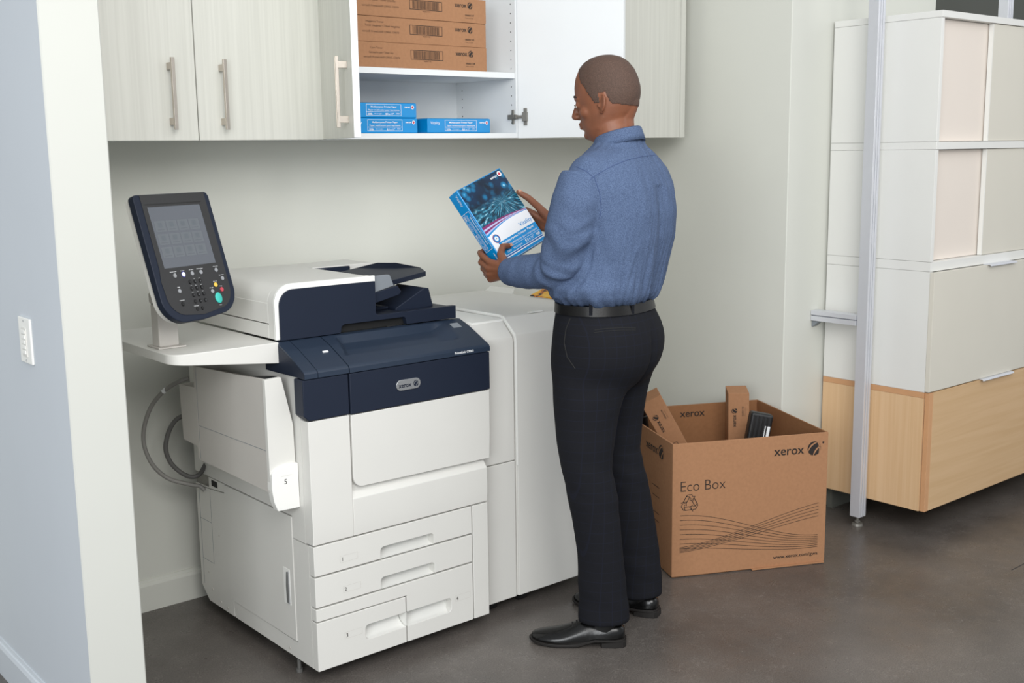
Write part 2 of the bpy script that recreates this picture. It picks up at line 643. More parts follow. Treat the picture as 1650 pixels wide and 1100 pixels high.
def handle(parent, x, zc, out, side=-1, L=0.205, frame=None):
    """bar handle; out = unit vector away from the door face; side = which side the standoffs sit towards"""
    out = Vector(out)
    along = out.cross(Vector(Z))
    base = Vector(x)
    mb = MB()
    bar = base + out * 0.030
    mb.obox(bar + Vector((0, 0, zc)), along, out, Z, 0.0055, 0.0045, L / 2)
    mb.obox(bar + out * 0.004 + along * 0.003 + Vector((0, 0, zc)), along, out, Z, 0.0022, 0.0015, L / 2)
    for s in (-1, 1):
        mb.obox(base + out * 0.015 + Vector((0, 0, zc + s * (L / 2 - 0.024))), along, out, Z, 0.006, 0.015, 0.010)
    return mb.build('door_handle', 'nickel', parent, bevel=0.0008)


def cabinet_unit(x0, x1, label):
    t = thing('wall_cabinet', label, 'cabinet', (x0, YW, CZ0))
    T = 0.018
    mb = MB()
    mb.box(x0 + 0.001, x0 + T, CF, YW - 0.001, CZ0, CZ1)
    mb.box(x1 - T, x1 - 0.001, CF, YW - 0.001, CZ0, CZ1)
    mb.box(x0 + T, x1 - T, CF, YW - 0.001, CZ0, CZ0 + T)
    mb.box(x0 + T, x1 - T, CF, YW - 0.001, CZ1 - T, CZ1)
    mb.box(x0 + T, x1 - T, YW - 0.012, YW - 0.001, CZ0 + T, CZ1 - T)
    return t, mb


def closed_door(t, x0, x1, hx):
    d = MB().box(x0 + 0.0015, x1 - 0.0015, CF - DT - 0.001, CF - 0.001, CZ0 - 0.002, CZ1).build('door', 'laminate', t, bevel=0.0008)
    if hx is not None:
        handle(d, (hx, CF - DT - 0.001, 0), 1.701, (0, -1, 0))
    return d


tA, mb = cabinet_unit(1.058, 1.93, 'closed two-door wall cabinet of pale wood laminate, left of the open one')
mb.build('carcass', 'melamine', tA)
closed_door(tA, 1.058, 1.494, 1.411)
closed_door(tA, 1.494, 1.93, 1.573)
tC, mb = cabinet_unit(2.765, 3.645, 'closed pale laminate wall cabinet partly behind the open white door')
mb.build('carcass', 'laminate', tC)
closed_door(tC, 2.765, 3.19, 3.148)
closed_door(tC, 3.19, 3.615, 3.232)
MB().box(3.6165, 3.645, CF - DT - 0.001, CF - 0.001, CZ0 - 0.002, CZ1).build('end_panel', 'laminate', tC, bevel=0.0008)

tB, mb = cabinet_unit(1.931, 2.764, 'open wall cabinet with white shelves holding cartons and paper reams')
c = mb.build('carcass', 'melamine', tB, bevel=0.0006)
MB().box(1.950, 2.745, CF + 0.004, YW - 0.014, 1.784, 1.804).build('shelf', 'melamine', tB, bevel=0.0008)
mb = MB()
for yy in (CF + 0.025, CF + 0.322):
    for k in range(24):
        z = 1.625 + k * 0.0325
        if abs(z - 1.794) < 0.012:
            continue
        mb.tube([(2.7462, yy, z), (2.7455, yy, z)], 0.0024, 8)
o = mb.build('shelf_pin_holes', 'gap', tB)
o['kind'] = 'stuff'


def open_door(t, hx, w, ang, side, label):
    """door hinged at x=hx; side=+1: hinged at its left edge, side=-1: hinged at its right edge; ang = opening angle"""
    a = math.radians(ang)
    d = Vector((side * math.cos(a), -math.sin(a), 0))           # from hinge to free edge
    inner = Vector((-side * math.sin(a), -math.cos(a), 0)) * 1   # candidate
    # the inside face looks towards the opening once the door is open
    if side > 0:
        inner = Vector((math.sin(a), math.cos(a), 0))
    else:
        inner = Vector((-math.sin(a), math.cos(a), 0))
    outer = -inner
    h = Vector((hx, CF - 0.004, 0))
    mb = MB()
    c = h + d * (w / 2) + Vector((0, 0, (CZ0 + CZ1) / 2 - 0.001))
    mb.obox(c + outer * (DT / 2), d, inner, Z, w / 2, DT / 2, (CZ1 - CZ0) / 2)
    dr = mb.build('door', ['melamine', 'laminate'], t, bevel=0.0008)
    dr['label'] = label
    for p in dr.data.polygons:
        if p.normal.dot(outer) > 0.9:
            p.material_index = 1
    return dr, h, d, inner, outer


dl, h, d, inn, out = open_door(tB, 1.944, 0.402, 107, 1, 'left door swung open showing its wood face and white edge')
handle(dl, h + d * 0.345 + out * DT, 1.701, out)
dr, h, d, inn, out = open_door(tB, 2.752, 0.405, 116, -1, 'right door swung wide open showing its white inside')
# concealed hinge with plate and cup arm
hg = MB()
z = 1.646
hg.obox((2.7445, CF + 0.022, z), Y, X, Z, 0.024, 0.002, 0.009)
hg.obox((2.7445, CF + 0.016, z), Y, X, Z, 0.006, 0.0025, 0.026)
hg.obox((2.741, CF + 0.012, z), Y, X, Z, 0.022, 0.006, 0.007)
hg.build('hinge_plate', 'hinge', tB, bevel=0.001)
hg = MB()
cc = h + d * 0.030 + inn * 0.002 + Vector((0, 0, z))
hg.obox(cc, d, inn, Z, 0.007, 0.002, 0.031)
hg.obox(cc + inn * 0.004, d, inn, Z, 0.010, 0.005, 0.016)
hg.tube([cc + inn * 0.003, (2.738, CF + 0.006, z)], 0.006, 8)
hg.build('hinge_cup', 'hinge', tB, bevel=0.001)


# ================================================================== PAPER REAMS
def cover_mat():
    m = mat('night_city_print', (20, 60, 80), 0.28)
    nt = m.node_tree
    p = nt.nodes['Principled BSDF']
    N = nt.nodes.new
    L = nt.links.new
    tc = nt.nodes['Texture Coordinate']
    mp = N('ShaderNodeMapping')
    mp.inputs['Location'].default_value = (-0.030, -0.045, 0)
    L(tc.outputs['Object'], mp.inputs['Vector'])
    sep = N('ShaderNodeSeparateXYZ')
    L(mp.outputs['Vector'], sep.inputs[0])
    at = N('ShaderNodeMath')
    at.operation = 'ARCTAN2'
    L(sep.outputs[0], at.inputs[0])
    L(sep.outputs[1], at.inputs[1])
    ln = N('ShaderNodeVectorMath')
    ln.operation = 'LENGTH'
    L(mp.outputs['Vector'], ln.inputs[0])
    cb = N('ShaderNodeCombineXYZ')
    sc = N('ShaderNodeMath')
    sc.operation = 'MULTIPLY'
    sc.inputs[1].default_value = 9
    L(at.outputs[0], sc.inputs[0])
    L(sc.outputs[0], cb.inputs[0])
    s2 = N('ShaderNodeMath')
    s2.operation = 'MULTIPLY'
    s2.inputs[1].default_value = 26
    L(ln.outputs['Value'], s2.inputs[0])
    L(s2.outputs[0], cb.inputs[1])
    n1 = N('ShaderNodeTexNoise')
    n1.inputs['Scale'].default_value = 1.5
    n1.inputs['Detail'].default_value = 5
    L(cb.outputs[0], n1.inputs['Vector'])
    r1 = N('ShaderNodeValToRGB')
    els = r1.color_ramp.elements
    els[0].position, els[0].color = 0.35, srgb(8, 28, 44)
    els[1].position, els[1].color = 0.74, srgb(222, 240, 246)
    e = els.new(0.5)
    e.color = srgb(18, 78, 104)
    e = els.new(0.6)
    e.color = srgb(60, 140, 168)
    L(n1.outputs['Fac'], r1.inputs['Fac'])
    # sky part with blurred lights
    v = N('ShaderNodeTexVoronoi')
    v.inputs['Scale'].default_value = 40
    L(tc.outputs['Object'], v.inputs['Vector'])
    r2 = N('ShaderNodeValToRGB')
    els = r2.color_ramp.elements
    els[0].position, els[0].color = 0.10, srgb(190, 240, 250)
    els[1].position, els[1].color = 0.62, srgb(10, 42, 72)
    e = els.new(0.26)
    e.color = srgb(20, 128, 178)
    L(v.outputs['Distance'], r2.inputs['Fac'])
    n3 = N('ShaderNodeTexNoise')
    n3.inputs['Scale'].default_value = 14
    L(tc.outputs['Object'], n3.inputs['Vector'])
    mixn = N('ShaderNodeMixRGB')
    mixn.inputs[2].default_value = srgb(8, 26, 44)
    rr = N('ShaderNodeValToRGB')
    rr.color_ramp.elements[0].position = 0.4
    rr.color_ramp.elements[1].position = 0.6
    L(n3.outputs['Fac'], rr.inputs['Fac'])
    L(rr.outputs[0], mixn.inputs[0])
    L(r2.outputs[0], mixn.inputs[1])
    st = N('ShaderNodeMapRange')
    st.inputs['From Min'].default_value = 0.0
    st.inputs['From Max'].default_value = 0.02
    L(sep.outputs[1], st.inputs['Value'])
    mx = N('ShaderNodeMixRGB')
    L(st.outputs[0], mx.inputs[0])
    L(r1.outputs[0], mx.inputs[1])
    L(mixn.outputs[0], mx.inputs[2])
    L(mx.outputs[0], p.inputs['Base Color'])
    return m


M['cover'] = cover_mat()
RW, RH, RT = 0.216, 0.279, 0.050
HW, HH = RW / 2, RH / 2


def make_ream(label):
    """local axes: x across the cover, y up the cover, z out of the cover (front at z=0)"""
    t = thing('paper_ream', label, 'paper ream', local=True, group='wrapped paper reams')
    MB().box(-HW, HW, -HH, HH, -RT, 0).build('wrapper', 'wrap_blue', t, bevel=0.004, seg=3)
    mb = MB()
    mats = ['cover', 'wrap_white', 'wrap_magenta', 'wrap_lilac', 'wrap_blue', 'white_ink', 'wrap_dblue', 'logo_red', 'ink']
    e = 0.003
    L0, L1, TOP, BOT = -HW + e, HW - e, HH - e, -HH + e

    def band(y_left, y_right, bow):
        return [(L0 + (L1 - L0) * k / 16, y_left + (y_right - y_left) * k / 16 + bow * math.sin(math.pi * k / 16)) for k in range(17)]

    def area_between(up, lo, mi, z):
        n = len(up)
        mb.add([(x, y, z) for x, y in up] + [(x, y, z) for x, y in lo], [(i, n + i, n + i + 1, i + 1) for i in range(n - 1)], mi)
    cur = [band(-0.003, -0.016, 0.006), band(-0.012, -0.0175, 0.006), band(-0.018, -0.0185, 0.006), band(-0.026, -0.0195, 0.008), band(-0.032, -0.0205, 0.009), band(-0.039, -0.0225, 0.011)]
    top = [(x, TOP) for x, y in cur[0]]
    bot = [(x, BOT) for x, y in cur[0]]
    area_between(top, cur[0], 0, 0.0004)
    area_between(cur[0], cur[1], 2, 0.0004)
    area_between(cur[1], cur[2], 3, 0.0004)
    area_between(cur[2], cur[3], 2, 0.0004)
    area_between(cur[3], cur[4], 3, 0.0004)
    area_between(cur[4], cur[5], 4, 0.0004)
    area_between(cur[5], bot, 1, 0.0004)
    quad(mb, (0.012, -0.0845, 0), X, Y, 0.186, 0.029, 4, 0.0007)
    quad(mb, (0.012, -0.1085, 0), X, Y, 0.186, 0.017, 4, 0.0007)
    quad(mb, (0, -0.131, 0), X, Y, 0.208, 0.009, 4, 0.0007)
    quad(mb, (0, -0.121, 0), X, Y, 0.208, 0.004, 6, 0.0007)
    text_mesh(mb, 'Vitality', (0.038, -0.060, 0), X, Y, 0.014, 0.062, 4, 0.0010)
    text_mesh(mb, 'Multipurpose Printer Paper', (-0.070, -0.0815, 0), X, Y, 0.0075, 0.160, 5, 0.0012, bold=0.02)
    text_mesh(mb, 'Papier multifonction pour imprimante', (-0.070, -0.0945, 0), X, Y, 0.0070, 0.165, 5, 0.0012)
    text_mesh(mb, '20lb   92 bright', (-0.070, -0.1115, 0), X, Y, 0.006, 0.075, 5, 0.0012)
    text_mesh(mb, '8.5 x 11"   500', (0.022, -0.1125, 0), X, Y, 0.009, 0.074, 5, 0.0012, bold=0.02)
    disc(mb, (-0.078, -0.055, 0), X, Y, 0.015, 0.015, 2, 0.0009)
    disc(mb, (-0.078, -0.055, 0), X, Y, 0.012, 0.012, 4, 0.0011)
    disc(mb, (-0.078, -0.055, 0), X, Y, 0.008, 0.008, 1, 0.0013)
    disc(mb, (-0.078, -0.055, 0), X, Y, 0.002, 0.002, 8, 0.0015)
    text_mesh(mb, 'xerox', (0.042, 0.118, 0), X, Y, 0.008, 0.034, 5, 0.0010, bold=0.02)
    disc(mb, (0.088, 0.123, 0), X, Y, 0.009, 0.009, 5, 0.0009)
    disc(mb, (0.088, 0.123, 0), X, Y, 0.0055, 0.0055, 7, 0.0012)
    mb.build('cover_print', mats, t)
    # spine print on the x = -HW side, reading down the spine (direction -y), up = +z
    mb = MB()
    R, U = (0, -1, 0), (0, 0, 1)

    def sp(s, v):
        return (-HW, HH - s, -RT + v)
    text_mesh(mb, 'Vitality', sp(0.012, 0.030), R, U, 0.010, 0.040, 0, 0.0008)
    outline(mb, sp(0.144, 0.026), R, U, 0.140, 0.038, 0.0012, 0, 0.0008)
    quad(mb, sp(0.144, 0.020), R, U, 0.138, 0.001, 0, 0.0008)
    text_mesh(mb, 'Multipurpose Printer Paper', sp(0.092, 0.034), R, U, 0.0055, 0.104, 0, 0.0009, bold=0.02)
    text_mesh(mb, 'Papier multifonction pour imprimante', sp(0.082, 0.0235), R, U, 0.0050, 0.124, 0, 0.0009, bold=0.01)
    text_mesh(mb, '20lb', sp(0.080, 0.010), R, U, 0.006, 0.018, 0, 0.0009, bold=0.02)
    text_mesh(mb, '92 bright', sp(0.106, 0.012), R, U, 0.0035, 0.030, 0, 0.0009)
    text_mesh(mb, '8.5 x 11"', sp(0.150, 0.010), R, U, 0.006, 0.034, 0, 0.0009, bold=0.02)
    text_mesh(mb, '500', sp(0.192, 0.012), R, U, 0.0045, 0.014, 0, 0.0009)
    text_mesh(mb, 'xerox', sp(0.228, 0.034), R, U, 0.0058, 0.024, 0, 0.0009, bold=0.03)
    disc(mb, sp(0.261, 0.036), R, U, 0.0065, 0.0065, 0, 0.0008)
    disc(mb, sp(0.261, 0.036), R, U, 0.0040, 0.0040, 1, 0.0011)
    mb.build('spine_print', ['white_ink', 'logo_red'], t)
    return t


def place(o, org, ax, ay, az):
    o.matrix_basis = Matrix(((ax[0], ay[0], az[0], org[0]), (ax[1], ay[1], az[1], org[1]), (ax[2], ay[2], az[2], org[2]), (0, 0, 0, 1)))


ream = make_ream('open-air')
RW_, RU_ = Vector((0.94, 0.135, 0.314)).normalized(), Vector((-0.341, 0.432, 0.835))
RU_ = (RU_ - RW_ * RU_.dot(RW_)).normalized()
RN_ = RW_.cross(RU_)
RC = Vector((2.3306, 2.8323, 1.321))
place(ream, RC, RW_, RU_, RN_)
ream['label'] = 'blue wrapped paper ream held in the hands of the man'
FL = CZ0 + 0.018
for (xl, zb, lab) in ((2.032, FL, 'lower paper ream of the stack of two on the cabinet floor'),
                      (2.029, FL + 0.0505, 'upper paper ream of the stack of two in the cabinet'),
                      (2.347, FL, 'single paper ream lying beside the stack of two, in the cabinet')):
    r = copy_tree(ream)
    place(r, (xl + HH, CF + (0.002 if xl > 2.3 else 0.010) + HW, zb + RT + 0.0005), (0, 1, 0), (-1, 0, 0), (0, 0, 1))
    r['label'] = lab

# ================================================================== TONER CARTONS
CL, CH, CD = 0.56, 0.0815, 0.110


def make_carton(label, lines, num, group='toner cartons'):
    """local: x long, z height, y depth (front face y=0, facing -y)"""
    t = thing('toner_carton', label, 'carton', local=True, group=group)
    MB().box(0, CL, 0, CD, 0, CH).build('carton', 'kraft', t, bevel=0.0012)
    mb = MB()
    for i, (s, we, zz, hh) in enumerate(lines):
        text_mesh(mb, s, (we[0], 0, zz), X, Z, hh, we[1] - we[0], 1, 0.0008)
    outline(mb, (0.298, 0, 0.046), X, Z, 0.136, 0.032, 0.0018, 0, 0.0008)
    rnd = random.Random(num)
    x = 0.242
    while x < 0.352:
        wd = rnd.choice((0.001, 0.0016, 0.0026, 0.0036))
        quad(mb, (x + wd / 2, 0, 0.046), X, Z, wd, 0.026, 1, 0.0008)
        x += wd + rnd.choice((0.001, 0.0016, 0.0024))
    text_mesh(mb, num, (0.284, 0, 0.0235), X, Z, 0.0045, 0.030, 1, 0.0008)
    text_mesh(mb, 'xerox', (0.422, 0, 0.051), X, Z, 0.0155, 0.051, 0, 0.0008, bold=0.02)
    ball_logo(mb, (0.489, 0, 0.058), X, Z, 0.0118, 0, 2, 0.0008)
    text_mesh(mb, num, (0.466, 0, 0.022), X, Z, 0.006, 0.040, 0, 0.0008, bold=0.01)
    text_mesh(mb, 'Made in U.S.A.', (0.466, 0, 0.014), X, Z, 0.0038, 0.036, 1, 0.0008)
    mb.build('carton_print', ['ink', 'ink2', 'kraft'], t)
    return t


SH = 1.8045
cartons = []
for k, (lang, num, lab) in enumerate((
        ((('Cyan Toner', (0.066, 0.116), 0.060, 0.0065), ('Cartouche cyan • Tóner cian', (0.062, 0.158), 0.045, 0.007)), '006R01738', 'bottom cardboard toner carton of the three stacked on the cabinet shelf'),
        ((('Magenta Toner', (0.054, 0.125), 0.062, 0.0065), ('Toner magenta • Tóner magenta', (0.050, 0.188), 0.049, 0.007)), '006R01740', 'middle cardboard toner carton of the three stacked on the cabinet shelf'),
        ((('Yellow Toner', (0.054, 0.120), 0.062, 0.0065), ('Toner jaune • Tóner amarillo', (0.054, 0.172), 0.049, 0.007)), '006R01717', 'top cardboard toner carton of the three stacked on the cabinet shelf'))):
    lines = lang + (('xerox® PrimeLink® C9065, C9070', (0.040, 0.186), 0.030, 0.0062),)
    t = make_carton(lab, lines, num)
    t.location = (2.058, CF + 0.008 + 0.002 * (k % 2), SH + k * (CH + 0.0008))
    t['label'] = lab
    cartons.append(t)

# ================================================================== MULTIFUNCTION PRINTER
PX0, PX1, PF, PB = 1.537, 2.170, 2.733, 3.500
pr = thing('multifunction_printer', 'large white and navy office printer with paper drawers and document feeder', 'printer', (1.85, 3.1, 0))
# chassis (dark behind the joints)
MB().box(PX0 + 0.012, PX1 - 0.004, PF + 0.052, PB - 0.01, 0.060, 0.93).build('chassis', 'gap', pr)

# --- left side skin
mb = MB()
mb.box(PX0, PX0 + 0.014, 2.776, 2.850, 0.424, 0.938)      # upper front
mb.box(PX0, PX0 + 0.014, 2.850, 3.500, 0.490, 0.938)      # upper
mb.build('side_panel', 'white_plastic', pr)
mb = MB()
mb.box(PX0, PX0 + 0.014, 2.763, 2.848, 0.048, 0.421)      # lower front post
mb.prism([(2.848, 0.048), (3.256, 0.048), (3.265, 0.103), (2.848, 0.098)], 'x', PX0, PX0 + 0.014)
mb.build('lower_side_post', 'white_plastic', pr)
mb = MB()
mb.prism([(3.262, 0.048), (3.447, 0.048), (3.500, 0.092), (3.500, 0.437), (3.290, 0.456), (3.289, 0.456)], 'x', PX0, PX0 + 0.014)
mb.prism([(3.290, 0.459), (3.500, 0.440), (3.500, 0.448), (3.40, 0.452), (3.40, 0.487), (3.290, 0.487)], 'x', PX0, PX0 + 0.014)
mb.build('rear_side_panel', 'white_plastic', pr)
# connector recess
mb = MB()
mb.box(PX0 + 0.004, PX0 + 0.013, 3.402, 3.499, 0.450, 0.490)
mb.build('connector_plate', 'hinge', pr)
mb = MB()
mb.box(PX0 - 0.0006, PX0 + 0.004, 3.338, 3.380, 0.462, 0.482)
mb.build('socket', 'gap', pr)
for (yy, zz) in ((3.345, 0.30), (3.42, 0.095), (3.36, 0.068), (3.31, 0.062), (2.90, 0.065), (3.44, 0.150)):
    MB().tube([(PX0 + 0.001, yy, zz), (PX0 - 0.0008, yy, zz)], 0.0042, 10).build('screw_cap', 'grey_plastic', pr)
mb = MB()
for (a, b_, c, d) in ((3.478, 3.480, 0.10, 0.43), (3.395, 3.3965, 0.19, 0.44)):
    mb.box(PX0 - 0.0003, PX0 + 0.001, a, b_, c, d)
for z in (0.190, 0.330):
    mb.box(PX0 - 0.0003, PX0 + 0.001, 3.396, 3.479, z, z + 0.0015)
mb.build('panel_joints', 'guide', pr)

# side door with latch
sd = MB()
sd.prism([(2.852, 0.102), (3.254, 0.102), (3.287, 0.135), (3.287, 0.486), (2.852, 0.486)], 'x', PX0 - 0.002, PX0 + 0.010)
sd = sd.build('side_door', 'white_plastic', pr, bevel=0.0015)
la = MB()
la.box(PX0 - 0.0028, PX0 - 0.0015, 2.876, 2.915, 0.206, 0.318)
la.build('latch_recess', 'white_trim', sd, bevel=0.0006)
la = MB()
la.prism([(2.880, 0.210), (2.895, 0.212), (2.897, 0.265), (2.893, 0.308), (2.880, 0.312)], 'x', PX0 - 0.006, PX0 - 0.002)
la.build('latch', 'silver', sd, bevel=0.0015)

# --- drawers
DF, DBk = 2.733, 2.762


def scoop(x0, x1, z0, z1, parent, depth=0.048):
    """grip recess: curved tray seen through the notch"""
    mb = MB()
    n = 8
    rings = []
    for i in range(n + 1):
        a = math.pi / 2 * i / n
        y = DF + 0.002 + depth * math.sin(a)
        z = z0 + (z1 + 0.004 - z0) * (1 - math.cos(a)) ** 1.15
        rings.append((y, z))
    vs = [(x, y, z) for y, z in rings for x in (x0 - 0.006, x1 + 0.006)]
    mb.add(vs, [(2 * i, 2 * i + 1, 2 * i + 3, 2 * i + 2) for i in range(n)])
    # end cheeks
    for x in (x0 - 0.003, x1 + 0.003):
        vs = [(x, y, z) for y, z in rings] + [(x, DF + 0.002, z1)]
        mb.add(vs, [tuple(range(n + 2))])
    return mb.build('grip_recess', 'white_trim', parent, smooth=True, angle=60)


def notch_poly(x0, x1, z0, z1, n0, n1, nz, r=0.012, open_bottom=True):
    """front outline with a hand notch open at the bottom"""
    p = [(x0, z0), (x0, z1), (x1, z1), (x1, z0)]
    p += [(n1, z0)] + arc(n1 - r, nz - r, r, 0, 90, 5) + arc(n0 + r, nz - r, r, 90, 180, 5) + [(n0, z0)]
    return p


DL = []
for i, (z0, z1, n0, n1, nz) in enumerate(((0.3345, 0.4225, 1.762, 1.956, 0.370), (0.2405, 0.3295, 1.760, 1.957, 0.276))):
    mb = MB()
    mb.prism(notch_poly(PX0, 2.105, z0, z1, n0, n1, nz), 'y', DF, DBk)
    dr_ = mb.build('paper_drawer', 'white_plastic', pr, bevel=0.0018)
    scoop(n0, n1, z0, nz, dr_)
    DL.append(dr_)
# lower pair: the right drawer is L shaped and laps over the left one
mb = MB()
p = [(1.850, 0.047), (2.105, 0.047), (2.105, 0.2355), (PX0, 0.2355), (PX0, 0.1985), (1.850, 0.1955)]
# notch on the left flank
p = [(1.850, 0.047), (2.105, 0.047), (2.105, 0.2355), (PX0, 0.2355), (PX0, 0.1985), (1.850, 0.1955), (1.850, 0.143)]
p += arc(2.006, 0.131, 0.012, 90, -0, 5) + arc(2.006, 0.110, 0.012, 0, -90, 5) + [(1.850, 0.098)]
d4 = MB().prism(p, 'y', DF, DBk).build('paper_drawer', 'white_plastic', pr, bevel=0.0018)
scoop(1.850, 2.018, 0.098, 0.143, d4)
p = [(PX0, 0.047), (1.846, 0.047), (1.846, 0.098)] + [(1.712, 0.098)] + arc(1.712, 0.110, 0.012, -90, -180, 5)[1:] + arc(1.712, 0.131, 0.012, 180, 90, 5) + [(1.846, 0.143), (1.846, 0.1925), (PX0, 0.1945)]
d3 = MB().prism(p, 'y', DF, DBk).build('paper_drawer', 'white_plastic', pr, bevel=0.0018)
scoop(1.700, 1.846, 0.098, 0.143, d3)
MB().box(2.109, 2.170, DF, DBk, 0.047, 0.4225).build('front_end_panel', 'white_plastic', pr, bevel=0.0018)
for d_, x, z, s in ((DL[0], 1.626, 0.361, '1'), (DL[1], 1.633, 0.268, '2'), (d3, 1.632, 0.126, '3'), (d4, 2.037, 0.129, '4')):
    mb = MB()
    outline(mb, (x + 0.026, DF, z + 0.006), X, Z, 0.060, 0.020, 0.0006, 1, 0.0005)
    text_mesh(mb, s, (x, DF, z), X, Z, 0.012, None, 0, 0.0007)
    mb.build('number_label', ['ink', 'grey_plastic'], d_)

# --- front cover: L shaped shell, chamfer and raised inner door
mb = MB()
prof = [(2.776, 0.4265), (PF, 0.4265), (PF - 0.003, 0.47), (PF - 0.001, 0.538), (PF + 0.014, 0.556), (PF + 0.014, 0.575), (2.776, 0.575)]
mb.prism(prof, 'x', 1.672, PX1)
mb.prism([(2.776, 0.4265), (PF, 0.4265), (PF - 0.003, 0.47), (PF - 0.001, 0.538), (PF, 0.788), (2.776, 0.788)], 'x', PX0, 1.672)
mb.prism([(1.672, 0.570), (PX1 + 0.006, 0.570), (PX1 + 0.012, 0.65), (PX1 + 0.014, 0.788), (1.672, 0.788)], 'y', 2.748, 2.776)
mb.build('front_cover', 'white_plastic', pr, bevel=0.0025)
mb = MB()
mb.prism([(1.677, 0.786), (1.677, 0.606)] + arc(1.709, 0.602, 0.032, 180, 270, 7) + [(2.181, 0.566), (2.184, 0.65), (2.185, 0.786)], 'y', PF - 0.001, 2.745)
mb.build('inner_door', 'white_plastic', pr, bevel=0.0022)
# cover side strip
mb = MB()
mb.box(PX0 + 0.0005, PX0 + 0.012, 2.748, 2.774, 0.4265, 0.505)
mb.build('cover_hinge_strip', 'white_plastic', pr)

# --- navy front band
mb = MB()
mb.prism([(1.524, 0.908), (1.524, 0.806), (1.540, 0.7905), (1.671, 0.7905), (1.671, 0.908)], 'y', PF - 0.003, 2.780)
mb.build('front_band', 'navy', pr, bevel=0.003)
fb = MB().box(1.6755, 2.186, PF - 0.003, 2.780, 0.7885, 0.908).build('front_band', 'navy', pr, bevel=0.003)
bd = MB()
poly = arc(1.848, 0.849, 0.016, 90, 270, 8) + arc(1.903, 0.849, 0.016, -90, 90, 8)
bd.prism(poly, 'y', PF - 0.006, PF - 0.002)
bd = bd.build('badge', 'silver', fb, bevel=0.0012)
mb = MB()
text_mesh(mb, 'xerox', (1.840, PF - 0.006, 0.842), X, Z, 0.0135, 0.046, 0, 0.0006, bold=0.02)
ball_logo(mb, (1.902, PF - 0.006, 0.849), X, Z, 0.0095, 0, 1, 0.0006)
mb.build('badge_lettering', ['navy', 'silver'], fb)
MB().prism([(2.780, 0.7885), (2.780, 0.908), (PB - 0.02, 0.938), (PB - 0.02, 0.43), (2.780, 0.43)], 'x', PX1 - 0.012, PX1).build('right_side_panel', 'white_plastic', pr)

# --- slanted navy lid with a shallow tray


def lid_z(y):
    pts = [(2.727, 0.912), (2.728, 0.924), (2.733, 0.931), (2.780, 0.954), (2.83, 0.978), (2.881, 0.9965), (3.2, 0.9965)]
    for (a, za), (b_, zb) in zip(pts, pts[1:]):
        if y <= b_:
            return za + (zb - za) * max(0, (y - a)) / (b_ - a)
    return pts[-1][1]


def sstep(a, b_, x):
    t = min(1, max(0, (x - a) / (b_ - a)))
    return t * t * (3 - 2 * t)


def lid_part(x0, x1, recess=False):
    ys = [2.727, 2.728, 2.7305, 2.733] + [2.738 + 0.00425 * i for i in range(34)] + [2.8825, 2.90]
    xs = [x0] + ([x0 + (x1 - x0) * i / 60 for i in range(1, 60)] if recess else []) + [x1]

    def z(x, y):
        h = lid_z(y)
        if recess:
            # tray: near wall follows a line, far right ramps up
            l_ = sstep(1.715, 1.740, x + (2.87 - y) * 0.25)
            r_ = 1 - sstep(2.050, 2.115, x)
            f_ = sstep(2.776, 2.786, y) * (1 - sstep(2.866, 2.874, y))
            h -= 0.021 * l_ * r_ * f_
        return h
    mb = MB()
    nx = len(xs)
    top = [(x, y, z(x, y)) for y in ys for x in xs]
    bot = [(x, y, 0.9105) for y in (ys[0], ys[-1]) for x in xs]
    f = [(j * nx + i, j * nx + i + 1, (j + 1) * nx + i + 1, (j + 1) * nx + i) for j in range(len(ys) - 1) for i in range(nx - 1)]
    mb.add(top, f)
    for side in (0, nx - 1):
        vs = [top[j * nx + side] for j in range(len(ys))]
        mb.add(vs + [(xs[side], ys[-1], 0.9105), (xs[side], ys[0], 0.9105)], [tuple(range(len(vs) + 2))])
    mb.add([(x0, ys[0], 0.9105), (x1, ys[0], 0.9105), (x1, ys[-1], 0.9105), (x0, ys[-1], 0.9105)], [(0, 1, 2, 3)])
    vs = [(x, ys[0], ys and lid_z(ys[0])) for x in (x0, x1)]
    mb.add([(x0, ys[0], 0.9105), (x1, ys[0], 0.9105), (x1, ys[0], lid_z(ys[0])), (x0, ys[0], lid_z(ys[0]))], [(0, 1, 2, 3)])
    return mb.build('top_lid', 'navy_lid', pr, smooth=True, angle=30)


lid_part(1.530, 1.571)
lid_part(1.573, 1.6725)
ld = lid_part(1.6755, 2.186, True)
mb = MB()
mb.box(1.540, 2.165, 2.742, 2.94, 0.905, 0.925)
mb.build('lid_base', 'gap', pr)
# navy side cheek of the lid, reaching back under the feeder
MB().prism([(2.7285, 0.912), (2.7285, 0.924), (2.780, 0.951), (2.885, 0.994), (2.95, 0.994), (2.95, 0.909), (2.907, 0.909)], 'x', 1.5295, 1.535).build('lid_cheek', 'navy', pr)
mb = MB()
n_ = Vector((0, -0.42, 0.9)).normalized()
text_mesh(mb, 'PrimeLink C9065', (2.048, 2.7275, 0.9165), X, Z, 0.0070, 0.072, 0, 0.0008, bold=0.02)
mb.build('model_lettering', 'white_ink', ld)
mb = MB()
mb.obox((1.6425, 2.802, 0.9665), X, (0, 0.9, 0.43), (0, -0.43, 0.9), 0.0085, 0.003, 0.0015)
mb.build('usb_port', 'white_ink', pr)
mb = MB()
mb.obox((2.140, 2.842, 0.9835), X, (0, 0.91, 0.41), (0, -0.41, 0.91), 0.016, 0.013, 0.0012)
mb.build('status_lamp', 'guide', pr, bevel=0.001)

# --- bypass tray unit (5) on the left side
bt = MB()
xo = 1.451
bt.prism([(2.816, 0.585), (2.822, 0.909), (3.262, 0.885), (3.262, 0.590)], 'x', xo, xo + 0.008)
bt.box(xo, xo + 0.008, 3.264, 3.275, 0.592, 0.885)
